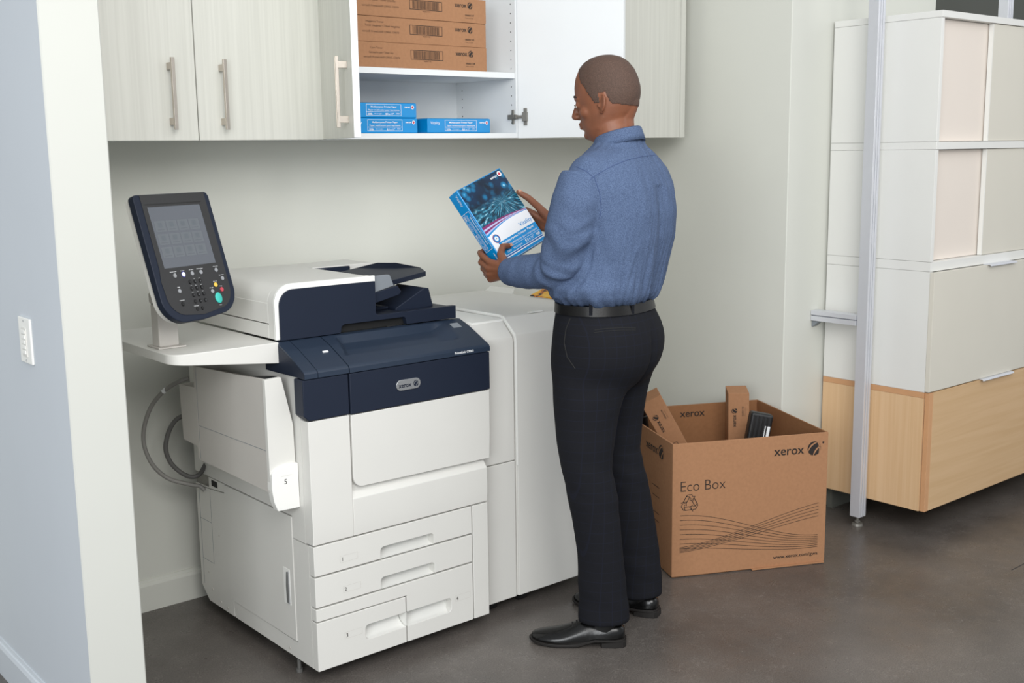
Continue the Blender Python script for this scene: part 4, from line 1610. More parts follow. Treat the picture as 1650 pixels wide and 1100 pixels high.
def bbox_(mb, u0, u1, n0, n1, z0, z1, mi=0):
    mb.obox(BP((u0 + u1) / 2, (n0 + n1) / 2, (z0 + z1) / 2), BU, BN, Z, (u1 - u0) / 2, (n1 - n0) / 2, (z1 - z0) / 2, mi)
    return mb


eb = thing('cardboard_box', 'large open cardboard recycling box with black printing, standing on the floor', 'box', tuple(BP(BW / 2, BD / 2, 0)))
t_ = 0.006
mb = bbox_(MB(), 0, BW, 0, t_, 0.004, BH)
f_ = mb.build('front_wall', 'kraft', eb, bevel=0.0015)
lw = bbox_(MB(), 0, t_, t_, BD - t_, 0.004, BH).build('left_wall', 'kraft', eb, bevel=0.0015)
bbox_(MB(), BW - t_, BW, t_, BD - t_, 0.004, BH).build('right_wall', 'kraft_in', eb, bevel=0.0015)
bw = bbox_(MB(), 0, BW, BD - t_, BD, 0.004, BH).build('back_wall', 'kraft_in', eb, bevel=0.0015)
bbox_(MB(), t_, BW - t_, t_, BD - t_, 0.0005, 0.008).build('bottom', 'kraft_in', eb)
mb = MB()
mb.obox(BP(0.455, -0.004, 0.004), BU, BN, Z, 0.145, 0.008, 0.0022)
mb.build('bottom_flap', 'kraft', eb, bevel=0.0008)
# printing on the front
mb = MB()
text_mesh(mb, 'Eco Box', BP(0.027, 0, 0.320), BU, Z, 0.040, 0.172, 0, 0.0008, bold=-0.012)
text_mesh(mb, 'xerox', BP(0.392, 0, 0.424), BU, Z, 0.034, 0.120, 0, 0.0008, bold=0.012)
ball_logo(mb, BP(0.551, 0, 0.440), BU, Z, 0.0265, 0, 1, 0.0008)
disc(mb, BP(0.587, 0, 0.460), BU, Z, 0.0042, 0.0042, 0, 0.0008)
text_mesh(mb, 'www.xerox.com/gwa', BP(0.398, 0, 0.033), BU, Z, 0.0125, 0.180, 0, 0.0008, bold=0.015)
# crossing line pattern
N_ = 40
for k in range(8):
    y0 = 0.232 - k * 0.0175
    y1 = 0.110 - k * 0.0066
    mid = -0.0
    pts = []
    for i in range(N_ + 1):
        t = i / N_
        s_ = t * t * (3 - 2 * t)
        pts.append((0.030 + 0.546 * t, y0 + (y1 - y0) * s_ - 0.007 * math.sin(math.pi * t) * (k / 8)))
    ribbon(mb, BP(0, 0, 0), BU, Z, pts, 0.0016, 0, 0.0008)
for k in range(5):
    y0, y1 = 0.113 - k * 0.0045, 0.232 - k * 0.0125
    pts = []
    for i in range(N_ + 1):
        t = i / N_
        s_ = t ** 1.25 * (1.0 + 0.25 * (1 - t)) if t < 1 else 1.0
        s_ = sstep(-0.08, 1.25, t) / sstep(-0.08, 1.25, 1.0)
        s_ = (s_ - sstep(-0.08, 1.25, 0) / sstep(-0.08, 1.25, 1.0)) / (1 - sstep(-0.08, 1.25, 0) / sstep(-0.08, 1.25, 1.0))
        pts.append((0.030 + 0.546 * t, y0 + (y1 - y0) * s_))
    ribbon(mb, BP(0, 0, 0), BU, Z, pts, 0.0016, 0, 0.0009)


def recycle_mark(mb, org, right, up, R, mi):
    """three bent outlined arrows chasing round a triangle"""
    w = R * 0.045
    for k in range(3):
        a = math.radians(120 * k)

        def T(p):
            x, y = p
            return (R * (x * math.cos(a) - y * math.sin(a)), R * (x * math.sin(a) + y * math.cos(a)))
        o = [(-0.62, 0.12), (-0.32, 0.66), (-0.20, 0.80), (0.20, 0.80), (0.34, 0.56), (0.50, 0.66), (0.30, 0.20), (-0.02, 0.36), (0.12, 0.44), (0.0, 0.62), (-0.34, 0.0), (-0.62, 0.12)]
        ribbon(mb, org, right, up, [T(p) for p in o], w * 1.6, mi)
        ribbon(mb, org, right, up, [T((-0.32, 0.66)), T((0.0, 0.62))], w * 1.4, mi)


recycle_mark(mb, BP(0.066, 0, 0.275), BU, Z, 0.040, 0)
mb.build('front_print', ['ink', 'kraft'], f_)
mb = MB()
text_mesh(mb, 'xerox', BP(0, 0.262, 0.424), -BN, Z, 0.034, 0.120, 0, 0.0008, bold=0.012)
ball_logo(mb, BP(0, 0.108, 0.440), -BN, Z, 0.0265, 0, 1, 0.0008)
ball_logo(mb, BP(0, 0.052, 0.440), -BN, Z, 0.0265, 0, 1, 0.0008) if False else None
for zz in (0.30, 0.262, 0.20, 0.17):
    quad(mb, BP(0, 0.16, zz), -BN, Z, 0.07, 0.0025, 0, 0.0008)
mb.build('side_print', ['ink', 'kraft'], lw)
mb = MB()
text_mesh(mb, 'xerox', BP(0.262, BD - t_, 0.447), BU, Z, 0.030, 0.108, 0, 0.0008, bold=0.012)
mb.build('back_print', 'ink', bw)


# toner cartons and cartridge in the box
def stand_carton(src_i, label, base, along, front):
    """along = unit vector up the carton, front = normal of the printed face"""
    t = copy_tree(cartons[src_i])
    al, fr = Vector(along).normalized(), Vector(front).normalized()
    fr = (fr - al * fr.dot(al)).normalized()
    # local +x points down the carton so that the logo end is up: x -> along
    az = (-fr).cross(al)
    # local axes: x=along, y=-front, z = x cross y
    ay = -fr
    az = al.cross(ay)
    org = Vector(base)
    if True:
        t.matrix_basis = Matrix(((al[0], ay[0], az[0], org[0]), (al[1], ay[1], az[1], org[1]), (al[2], ay[2], az[2], org[2]), (0, 0, 0, 1)))
    t['label'] = label
    t['group'] = 'toner cartons in the recycling box'
    return t


stand_carton(1, 'upright cardboard toner carton leaning in the middle of the recycling box', BP(0.498, 0.412, 0.014), Vector((0, 0, 1)) - BU * 0.045 - BN * 0.060, (-0.70, -0.71, 0))
al_ = (Vector((0, 0, 1)) * 0.86 - BU * 0.47 + BN * 0.06).normalized()
# top-left corner of the slanting carton sits at (u=0.02, z=0.60) in a plane 0.28 behind the front
tl = BP(0.010, 0.325, 0.568)
stand_carton(0, 'cardboard toner carton slanting left in the recycling box', tl - al_ * CL + (BU * 0.82 - BN * 0.12 + Vector((0, 0, 1)) * 0.46) * CH * 0.98, al_, (-0.66, -0.75, 0))
bk = thing('toner_cartridge', 'ribbed black toner cartridge leaning in the right rear of the recycling box', 'cartridge', tuple(BP(0.50, 0.44, 0.01)))
ca = (Vector((0, 0, 1)) + BU * 0.20 + BN * 0.03).normalized()
cr = Vector((0.7664, -0.6423, 0))
cr = (cr - ca * cr.dot(ca)).normalized()
cn = cr.cross(ca)
cc0 = BP(0.4130, 0.235, 0.2950)
mb = MB()
mb.obox(cc0, cr, cn, ca, 0.043, 0.028, 0.235)
mb.build('housing', 'black', bk, bevel=0.010, seg=3)
for q in range(4):
    mb = MB()
    mb.obox(cc0 + cr * (-0.026 + q * 0.016) + cn * 0.029 + ca * 0.14, cr, cn, ca, 0.0028, 0.003, 0.085)
    mb.build('rib', 'key_dark', bk, bevel=0.001)
mb = MB()
quad(mb, cc0 + cn * 0.0285 + cr * 0.026 + ca * 0.165, cr, ca, 0.020, 0.050, 0, 0.0006)
mb.build('sticker', 'white_ink', bk)
b2 = thing('black_toner_bottle', 'smooth black toner bottle behind the slanting carton in the recycling box', 'cartridge', tuple(BP(0.06, 0.40, 0.01)))
mb = MB()
d0 = (Vector((0, 0, 1)) - BU * 0.06).normalized()
p0 = BP(0.080, 0.470, 0.02)
mb.tube([p0, p0 + d0 * 0.40, p0 + d0 * 0.42, p0 + d0 * 0.47, p0 + d0 * 0.475], [0.038, 0.038, 0.034, 0.030, 0.024], 24)
mb.build('bottle', 'black', b2, smooth=True)
mb = MB()
mb.tube([p0 + d0 * 0.475, p0 + d0 * 0.495], 0.026, 24)
mb.build('cap', 'key_dark', b2, smooth=True)

# ================================================================== THE MAN
from mathutils import noise
from mathutils.bvhtree import BVHTree
ER, EF = Vector((0.7664, -0.6423, 0)), Vector((0.6423, 0.7664, 0))
UP = Vector((0, 0, 1))
CT = CM.transposed()


def ray_dir(u, v):
    return CT @ Vector(((u - 825) / 1832.76, (v - 550) / 1832.76, 1.0))


def Q(u, v, d=0.0):
    r = ray_dir(u, v)
    return CAMP + r * ((3.43 + d) / r.dot(EF))


def yawdir(deg):
    """facing: 0 = towards picture left, + turns away from the camera"""
    a = math.radians(deg)
    F = -math.cos(a) * ER + math.sin(a) * EF
    return F, UP.cross(F)


def bake(mb, name, mats, voxel, smooth_it=4, factor=0.5, parent=None):
    o = mb.build(name, mats)
    r = o.modifiers.new('r', 'REMESH')
    r.mode = 'VOXEL'
    r.voxel_size = voxel
    r.adaptivity = 0
    s = o.modifiers.new('s', 'SMOOTH')
    s.factor = factor
    s.iterations = smooth_it
    dg = bpy.context.evaluated_depsgraph_get()
    me = bpy.data.meshes.new_from_object(o.evaluated_get(dg))
    old = o.data
    o.modifiers.clear()
    o.data = me
    me.materials.clear()
    for m in (mats if isinstance(mats, (list, tuple)) else [mats]):
        me.materials.append(M[m])
    bpy.data.meshes.remove(old)
    me.name = name
    me.polygons.foreach_set('use_smooth', [True] * len(me.polygons))
    if parent:
        adopt(o, parent)
    return o


def displace(o, fn):
    me = o.data
    me.update()
    nrm = [v.normal.copy() for v in me.vertices]
    for v, n in zip(me.vertices, nrm):
        d = fn(v.co, n)
        if d:
            v.co = v.co + n * d
    me.update()


def relax(o, weight, iters=40):
    me = o.data
    n = len(me.vertices)
    co = np.empty(n * 3)
    me.vertices.foreach_get('co', co)
    co = co.reshape(n, 3)
    ed = np.empty(len(me.edges) * 2, dtype=np.int64)
    me.edges.foreach_get('vertices', ed)
    ed = ed.reshape(-1, 2)
    deg = np.bincount(ed.ravel(), minlength=n).astype(float)
    w = weight(co)[:, None] * 0.5
    for _ in range(iters):
        acc = np.zeros((n, 3))
        for k in range(3):
            acc[:, k] = np.bincount(ed[:, 0], co[ed[:, 1], k], n) + np.bincount(ed[:, 1], co[ed[:, 0], k], n)
        co = co * (1 - w) + acc / deg[:, None] * w
    me.vertices.foreach_set('co', co.ravel())
    me.update()


# ---- ream frame for the hands
def RP(a, b_, c=0.0):
    return RC + RW_ * a + RU_ * b_ + RN_ * c


# ---- head frame
HFc, HLc = yawdir(24)
pit = math.radians(8)
HX = HFc * math.cos(pit) - UP * math.sin(pit)      # forward
HZ = UP * math.cos(pit) + HFc * math.sin(pit)      # up
HYv = HZ.cross(HX)                                 # his left
HC = Q(976, 149, 0.01)


def HP(x, y, z):
    return HC + HX * x + HYv * y + HZ * z


body = MB()
N_ = 40
rings = []
for z, xf, xb, w in ((0.1065, 0.012, -0.016, 0.012), (0.103, 0.032, -0.036, 0.030), (0.094, 0.053, -0.058, 0.049), (0.078, 0.071, -0.077, 0.064), (0.055, 0.085, -0.092, 0.0735),
                     (0.030, 0.0925, -0.100, 0.0775), (0.005, 0.0945, -0.1035, 0.079), (-0.015, 0.0925, -0.1025, 0.078), (-0.030, 0.0890, -0.0985, 0.0755),
                     (-0.048, 0.0875, -0.090, 0.072), (-0.066, 0.0865, -0.078, 0.0675), (-0.082, 0.0845, -0.064, 0.062), (-0.100, 0.078, -0.048, 0.056),
                     (-0.116, 0.073, -0.030, 0.046), (-0.128, 0.064, -0.012, 0.033), (-0.134, 0.050, 0.006, 0.018)):
    xm, a = (xf + xb) / 2, (xf - xb) / 2
    if z < -0.03:
        z = -0.03 + (z + 0.03) * 1.07
    r = []
    for k in range(N_):
        t = 2 * math.pi * k / N_
        ct, st = math.cos(t), math.sin(t)
        taper = 1 - 0.20 * max(0, ct) ** 1.5
        ex = 0.92
        r.append(HP(xm + a * math.copysign(abs(ct) ** ex, ct), w * math.copysign(abs(st) ** ex, st) * taper, z))
    rings.append(r)
body.loft(rings)
HA = (HX, HYv, HZ)
# brow, nose, lips, chin, cheeks, jaw
body.capsule([HP(0.072, -0.044, -0.008), HP(0.0840, -0.026, -0.006), HP(0.0875, 0, -0.009), HP(0.0840, 0.026, -0.006), HP(0.072, 0.044, -0.008)], [0.006, 0.0085, 0.0075, 0.0085, 0.006])
body.capsule([HP(0.088, 0, -0.016), HP(0.098, 0, -0.036), HP(0.1060, 0, -0.054)], [0.0085, 0.0095, 0.0105])
for s_ in (-1, 1):
    body.ellipsoid(HP(0.096, s_ * 0.0125, -0.058), HA, (0.012, 0.0085, 0.0085))
    body.ellipsoid(HP(0.0500, s_ * 0.0405, -0.050), HA, (0.0260, 0.0230, 0.0220))
    body.capsule([HP(-0.004, s_ * 0.056, -0.072), HP(0.018, s_ * 0.048, -0.100), HP(0.052, s_ * 0.022, -0.120)], [0.011, 0.011, 0.010])
    body.ellipsoid(HP(0.0765, s_ * 0.0315, -0.026), HA, (0.0125, 0.0150, 0.0110))
    # ear: plate, rim, lobe, tragus
    e0 = (-0.012, 0.0775)
    ax_u = (HZ * 0.97 - HX * 0.22).normalized()
    ax_v = (-HX * 0.85 + HYv * s_ * 0.55).normalized()
    ec = HP(-0.013, s_ * 0.0785, -0.037)
    nrm_ = ax_u.cross(ax_v)
    body.ellipsoid(ec, (ax_v, nrm_, ax_u), (0.0115, 0.0045, 0.025))
    rim = [ec + ax_v * (-0.006 + 0.0170 * math.sin(math.radians(q))) * 1.0 + ax_u * 0.0255 * math.cos(math.radians(q)) + HYv * s_ * 0.004 * math.sin(math.radians(q)) for q in range(-30, 175, 15)]
    body.capsule(rim, 0.0034, 10)
    rim2 = [ec + ax_v * (-0.005 + 0.009 * math.sin(math.radians(q))) + ax_u * (0.002 + 0.014 * math.cos(math.radians(q))) + HYv * s_ * 0.004 for q in range(10, 165, 20)]
    body.capsule(rim2, 0.0022, 8)
    body.ellipsoid(ec + ax_u * -0.0235 - ax_v * 0.002, (ax_v, nrm_, ax_u), (0.0068, 0.0040, 0.0068))
    body.ellipsoid(HP(-0.0005, s_ * 0.0770, -0.042), HA, (0.0042, 0.0040, 0.0060))
body.ellipsoid(HP(0.0835, 0, -0.0800), HA, (0.0125, 0.024, 0.0062))
body.ellipsoid(HP(0.0820, 0, -0.0910), HA, (0.0125, 0.021, 0.0068))
body.ellipsoid(HP(0.0685, 0, -0.1160), HA, (0.0160, 0.021, 0.0140))
# neck
TF, TL = yawdir(33)
n0, n1, n2 = HP(-0.030, 0, -0.035), Q(985, 200, 0.0), Q(997, 246, 0.0)
rr = []
for c_, ra, rb in ((n0, 0.050, 0.050), (n1, 0.058, 0.056), (n1.lerp(n2, 0.5), 0.060, 0.060), (n2, 0.058, 0.062), (n2 - UP * 0.05, 0.06, 0.08)):
    rr.append([c_ + TF * ra * math.cos(2 * math.pi * k / 28) + TL * rb * math.sin(2 * math.pi * k / 28) for k in range(28)])
body.loft(rr)
body.capsule([HP(-0.066, 0, -0.040), Q(1000, 190, -0.01), n2 - TF * 0.020], [0.032, 0.040, 0.034])
# hidden torso, arms and legs inside the clothes
core = [Q(1000, 285, 0.0), Q(1000, 350, 0.0), Q(990, 430, 0.0), Q(975, 500, 0.0), Q(978, 560, 0.0)]
body.capsule(core, [0.085, 0.095, 0.09, 0.085, 0.08], 20)
SHN, ELN = Q(945, 292, -0.135), Q(903, 432, -0.125)
SHF, ELF = Q(1045, 285, 0.140), Q(975, 425, 0.300)
body.capsule([core[0], SHN], [0.07, 0.045])
body.capsule([core[0], SHF], [0.07, 0.045])
WN = RP(-0.160, -0.170, 0.072)
WF = RP(0.172, -0.150, 0.030)
body.capsule([SHN, SHN.lerp(ELN, 0.5), ELN], [0.042, 0.036, 0.028])
body.capsule([ELN, ELN.lerp(WN, 0.4), WN], [0.028, 0.027, 0.0245])
body.capsule([SHF, ELF], [0.040, 0.026])
body.capsule([ELF, ELF.lerp(WF, 0.5), WF], [0.026, 0.026, 0.0245])
HIPN, KNN, ANN = Q(955, 575, -0.085), Q(948, 745, -0.09), Q(982, 985, -0.075)
HIPF, KNF, ANF = Q(1010, 570, 0.085), Q(995, 740, 0.100), Q(1037, 945, 0.150)
for h_, k_, a_ in ((HIPN, KNN, ANN), (HIPF, KNF, ANF)):
    body.capsule([core[-1], h_], [0.08, 0.07])
    body.capsule([h_, k_, a_], [0.070, 0.048, 0.036])
# feet inside the shoes
HEELN, TOEN = Vector((2.4075, 2.3520, 0)), Vector((2.2010, 2.5720, 0))
HEELF, TOEF = Vector((2.6460, 2.4330, 0)), Vector((2.5180, 2.7120, 0))
for an, hl, to in ((ANN, HEELN, TOEN), (ANF, HEELF, TOEF)):
    dv = (to - hl).normalized()
    body.capsule([an, hl + dv * 0.060 + UP * 0.050, hl + dv * 0.12 + UP * 0.042, hl + dv * 0.22 + UP * 0.029], [0.034, 0.028, 0.022, 0.013])


def hand(wrist, mcps, fingers, thumb, r=0.0098):
    cen = sum(mcps, Vector()) / 4
    for i, m in enumerate(mcps):
        body.capsule([wrist.lerp(m, 0.12), wrist.lerp(m, 0.55), m], [0.020, 0.0155, 0.0118])
    body.capsule([wrist, wrist.lerp(cen, 0.3)], [0.024, 0.022])
    tips = []
    for i, (m, f) in enumerate(zip(mcps, fingers)):
        k = (1.0, 1.03, 0.98, 0.86)[i] * r
        body.capsule([m] + list(f), [k * 1.12, k, k * 0.93, k * 0.80], 12)
        for jn in f[:-1]:
            body.ellipsoid(jn, (Vector(X), Vector(Y), Vector(Z)), (k * 1.04,) * 3, 10, 8)
        tips.append(f[-1])
    body.capsule([wrist.lerp(thumb[0], 0.3)] + list(thumb), [0.019, 0.0170, 0.0125, 0.0112, 0.0094], 12)
    return tips


hand(WN, [RP(-0.150, -0.108, -0.006), RP(-0.158, -0.122, -0.018), RP(-0.161, -0.138, -0.028), RP(-0.160, -0.152, -0.036)],
     [(RP(-0.134, -0.070, -0.040), RP(-0.112, -0.062, -0.064), RP(-0.088, -0.062, -0.0605)),
      (RP(-0.138, -0.090, -0.056), RP(-0.112, -0.082, -0.070), RP(-0.086, -0.082, -0.0605)),
      (RP(-0.138, -0.110, -0.064), RP(-0.112, -0.103, -0.072), RP(-0.088, -0.102, -0.0605)),
      (RP(-0.140, -0.130, -0.066), RP(-0.118, -0.124, -0.071), RP(-0.098, -0.122, -0.0590))],
     [RP(-0.150, -0.140, 0.046), RP(-0.118, -0.104, 0.022), RP(-0.088, -0.087, 0.0165), RP(-0.058, -0.095, 0.0105)])
hand(WF, [RP(0.138, -0.020, -0.040), RP(0.144, -0.042, -0.050), RP(0.146, -0.064, -0.052), RP(0.146, -0.086, -0.046)],
     [(RP(0.120, 0.012, -0.066), RP(0.096, 0.024, -0.066), RP(0.072, 0.032, -0.0605)),
      (RP(0.122, -0.012, -0.074), RP(0.097, -0.002, -0.070), RP(0.072, 0.004, -0.0605)),
      (RP(0.124, -0.038, -0.074), RP(0.099, -0.030, -0.070), RP(0.076, -0.026, -0.0605)),
      (RP(0.126, -0.064, -0.066), RP(0.105, -0.058, -0.068), RP(0.084, -0.056, -0.0595))],
     [RP(0.158, -0.085, 0.010), RP(0.141, -0.032, 0.014), RP(0.125, 0.006, 0.015), RP(0.108, 0.038, 0.0100)])

man = bake(body, 'person', 'skin', 0.0032, 3, 0.5)
tag(man, 'standing man in a blue shirt and dark trousers holding a paper ream', 'person')

HMN = np.array([list(HX), list(HYv), list(HZ)])


def face_w(c):
    q = (c - np.array(list(HC))) @ HMN.T
    near_ = (np.linalg.norm(q, axis=1) < 0.16)
    return near_ * np.clip((q[:, 0] - 0.005) / 0.02, 0, 1) * np.clip((0.098 - np.abs(q[:, 0])) / 0.012, 0.25, 1)


relax(man, face_w, 7)
# ---- hair: close cropped cap grown from the scalp
me = man.data
HM = Matrix((HX, HYv, HZ))
inv = HM


def head_co(p):
    return HM @ (p - HC)


def is_hair(q):
    x, y, z = q
    if abs(y) > 0.0795 or z < -0.098 or x < -0.12:
        return False
    if z > 0.03:
        lim = 0.052 + (z - 0.03) * 0.30
    else:
        lim = 0.048 + (z - 0.03) * 0.55
    if x > -0.004:
        lowz = -0.034 + x * 0.2
    elif x > -0.034:
        lowz = -0.006
        if x < -0.024:
            lowz = -0.006 - (-0.024 - x) / 0.010 * 0.034
    else:
        lowz = -0.040 - (-0.034 - x) * 0.28
    return x < lim and z > lowz


keep = set()
for v in me.vertices:
    q = head_co(v.co)
    if q.length < 0.16 and is_hair((q.x, q.y, q.z)):
        keep.add(v.index)
mb = MB()
idx = {}
fs = []
for p in me.polygons:
    if all(i in keep for i in p.vertices):
        f = []
        for i in p.vertices:
            if i not in idx:
                idx[i] = len(mb.v)
                vv = me.vertices[i]
                mb.v.append(tuple(vv.co + vv.normal * 0.0010))
            f.append(idx[i])
        fs.append(tuple(f))
mb.f, mb.m = fs, [0] * len(fs)
hair = mb.build('hair', 'hair', man, smooth=True, angle=180)
sd_ = hair.modifiers.new('solid', 'SOLIDIFY')
sd_.thickness = 0.0012
sd_.offset = -1

for s_ in (-1, 1):
    mb = MB()
    mb.capsule([HP(0.0925, s_ * 0.011, -0.0010), HP(0.0915, s_ * 0.022, 0.0015), HP(0.0870, s_ * 0.033, 0.0015), HP(0.0775, s_ * 0.045, -0.0030)], [0.0026, 0.0034, 0.0030, 0.0014], 8)
    mb.build('eyebrow', 'lash', man, smooth=True, angle=180)
    mb = MB()
    mb.ellipsoid(HP(0.0825, s_ * 0.0315, -0.0285), HA, (0.0075, 0.0115, 0.0050), 16, 10)
    ey = mb.build('eye', 'eye_white', man, smooth=True, angle=180)
    mb = MB()
    mb.ellipsoid(HP(0.0880, s_ * 0.0310, -0.0295), HA, (0.0026, 0.0050, 0.0044), 14, 8)
    mb.build('iris', 'lash', ey, smooth=True, angle=180)
    mb = MB()
    mb.capsule([HP(0.0895, s_ * 0.020, -0.0250), HP(0.0905, s_ * 0.031, -0.0240), HP(0.0835, s_ * 0.044, -0.0285)], [0.0012, 0.0020, 0.0012], 8)
    mb.build('eyelashes', 'lash', man, smooth=True, angle=180)
mb = MB()
tn = (RP(0.108, 0.038) - RP(0.125, 0.006)).normalized()
mb.obox(RP(0.1085, 0.0395, 0.0182), RW_ * 0.9 + RN_ * 0.1, tn, RN_, 0.0052, 0.0062, 0.0010)
mb.build('thumbnail', 'nail', man, bevel=0.001)
tn2 = (RP(-0.058, -0.095) - RP(-0.088, -0.087)).normalized()
mb = MB()
mb.obox(RP(-0.0570, -0.0950, 0.0192), RU_, tn2, RN_, 0.0050, 0.0060, 0.0010)
mb.build('thumbnail', 'nail', man, bevel=0.001)


# ---- rings from picture silhouettes: rounded cross-sections with real depth
def body_ring(u0, u1, v, d, ratio, yaw, n=40, ex=0.88):
    F, L = yawdir(yaw)
    a, b_ = Q(u0, v, d), Q(u1, v, d)
    c_ = (a + b_) / 2
    hw = (b_ - a).length / 2
    sy, cy = abs(L.dot(ER)), abs(F.dot(ER))
    dep = hw / math.sqrt((ratio * sy) ** 2 + cy ** 2)
    lat = ratio * dep
    r = []
    for k in range(n):
        t = 2 * math.pi * k / n
        ct, st = math.cos(t), math.sin(t)
        p = c_ + F * dep * math.copysign(abs(ct) ** ex, ct) + L * lat * math.copysign(abs(st) ** ex, st)
        r.append(p)
    return r


shirt = MB()
T = [(210, 975, 1026, 1.1), (222, 964, 1034, 1.15), (236, 953, 1041, 1.35), (246, 940, 1056, 1.65), (257, 930, 1067, 1.9), (272, 920, 1079, 1.85), (300, 914, 1088, 1.7), (340, 914, 1091, 1.6), (380, 912, 1087, 1.5),
     (415, 908, 1078, 1.45), (440, 898, 1071, 1.42), (456, 884, 1067, 1.40), (470, 887, 1063, 1.38), (479, 895, 1056, 1.36), (485, 901, 1046, 1.34)]
shirt.loft([body_ring(a, b_, v, 0.0, k, 33) for v, a, b_, k in T])
# shoulders
shirt.capsule([Q(1000, 240, -0.02), Q(975, 262, -0.07), Q(950, 284, -0.135)], [0.045, 0.050, 0.064], 20)
shirt.capsule([Q(1006, 240, 0.02), Q(1024, 262, 0.07), Q(1042, 288, 0.135)], [0.045, 0.050, 0.060], 20)
# near sleeve
near = [Q(940, 286, -0.140), Q(929, 325, -0.160), Q(917, 375, -0.160), Q(904, 420, -0.140), Q(898, 434, -0.120), Q(868, 437, -0.065), Q(838, 438, -0.010)]
wdir = (WN - ELN).normalized()
cuffN = WN - wdir * 0.018
near += [Q(822, 437, 0.022), cuffN]
shirt.tube(near, [0.067, 0.0735, 0.071, 0.060, 0.058, 0.055, 0.049, 0.043, 0.037], 26)
shirt.capsule([near[2], near[3], near[4], near[5]], [0.068, 0.060, 0.060, 0.050], 20)
# far sleeve
wdf = (WF - ELF).normalized()
cuffF = WF - wdf * 0.012
shirt.tube([SHF, SHF.lerp(ELF, 0.5), ELF, ELF.lerp(cuffF, 0.5), cuffF], [0.062, 0.062, 0.055, 0.047, 0.036], 22)
shirt.capsule([SHF.lerp(ELF, 0.6), ELF, ELF.lerp(cuffF, 0.3)], [0.058, 0.056, 0.050], 18)
shirt = bake(shirt, 'shirt', 'shirt', 0.0055, 9, 0.6)

axisN = [(near[i], near[i + 1]) for i in range(len(near) - 1)]


def arm_param(p):
    best = (9, 0)
    acc = 0
    for a, b_ in axisN:
        ab = b_ - a
        t = max(0, min(1, (p - a).dot(ab) / ab.length_squared))
        dd = (p - (a + ab * t)).length
        if dd < best[0]:
            best = (dd, acc + t * ab.length)
        acc += ab.length
    return best


def ridge(x):
    return 1 - abs(2 * (x - math.floor(x)) - 1)


def shirt_fold(p, n):
    dist, s = arm_param(p)
    f = 0.0
    lat, fr, hh = (p - core[0]).dot(TL), (p - core[0]).dot(TF), p.z
    if dist < 0.085:
        # folds bunching round the elbow and along the forearm
        el = 0.262
        amp = 0.0052 * math.exp(-((s - el) / 0.085) ** 2) + 0.0008
        nz = noise.noise(p * 9)
        ph = s * 22 + nz * 1.8 + (p - near[3]).dot(EF) * 9
        f += amp * (math.sin(ph * 2 * math.pi * 0.62)) * (0.55 + 0.9 * noise.noise(p * 7 + Vector((3, 1, 2))))
        f += 0.0018 * noise.noise(Vector((p.x * 30, p.y * 30, p.z * 14)))
    # torso: long soft folds radiating from armpit and gathering at the belt
    ang = math.atan2(lat, fr)
    low = sstep(1.30, 1.06, p.z) if False else max(0, min(1, (1.32 - p.z) / 0.26))
    q = Vector((ang * 2.6 + (p.z - 1.2) * 3.2, p.z * 3.0, 0.3))
    f += (0.0085 * low + 0.0035) * noise.noise(q * 1.7) * (1 if dist > 0.085 else 0.4)
    q2 = Vector((ang * 7 - (p.z - 1.2) * 6, p.z * 5, 1.7))
    f += (0.0050 * low + 0.0016) * (ridge(noise.noise(q2) * 1.6 + 0.5) - 0.5) * (1 if dist > 0.085 else 0.2)
    # shoulder blades and spine
    f += 0.006 * math.exp(-(((lat - 0.085) / 0.05) ** 2 + ((p.z - 1.36) / 0.08) ** 2)) * (1 if fr < 0 else 0)
    f += 0.006 * math.exp(-(((lat + 0.085) / 0.05) ** 2 + ((p.z - 1.36) / 0.08) ** 2)) * (1 if fr < 0 else 0)
    f -= 0.006 * math.exp(-((lat / 0.022) ** 2)) * (1 if (fr < 0 and p.z < 1.42) else 0)
    return f


displace(shirt, shirt_fold)
adopt(shirt, man)


def bvh(o):
    return BVHTree.FromPolygons([v.co for v in o.data.vertices], [tuple(p.vertices) for p in o.data.polygons])


bs = bvh(shirt)


def on_surface(tree, pts, lift=0.0004, n=8):
    out = []
    fine = []
    for (a, b_) in zip(pts, pts[1:]):
        for k in range(n):
            fine.append((a[0] + (b_[0] - a[0]) * k / n, a[1] + (b_[1] - a[1]) * k / n))
    fine.append(pts[-1])
    for u, v in fine:
        h = tree.ray_cast(CAMP, ray_dir(u, v).normalized())
        if h[0] is not None:
            out.append(h[0] + h[1] * lift)
    return out


for pts in ([(950, 290), (962, 281), (985, 268), (1010, 258), (1035, 252), (1062, 249)],
            [(928, 268), (945, 276), (958, 287), (966, 310), (969, 335), (966, 352)]):
    s_ = on_surface(bs, pts)
    if len(s_) > 3:
        mb = MB()
        mb.tube(s_, 0.0011, 6)
        mb.build('seam', 'seam', shirt, smooth=True)

# collar
mb = MB()
nc = Q(996, 224, 0.0)
rg = []
for (ra, rb, dz, tilt) in ((0.0800, 0.0870, -0.022, 0.021), (0.0755, 0.0805, -0.004, 0.020), (0.0685, 0.0710, 0.0175, 0.018), (0.0650, 0.0675, 0.020, 0.018), (0.0640, 0.0665, 0.0, 0.019), (0.066, 0.070, -0.02, 0.020)):
    r = []
    for k in range(40):
        t = 2 * math.pi * k / 40
        r.append(nc + TF * ra * math.cos(t) + TL * rb * math.sin(t) + UP * (dz - tilt * math.cos(t)))
    rg.append(r)
mb.loft(rg, cap=False)
n4 = 40
mb.f += [(5 * n4 + k, 5 * n4 + (k + 1) % n4, (k + 1) % n4, k) for k in range(n4)]
mb.m += [0] * n4
mb.build('collar', 'shirt', shirt, smooth=True, angle=180)
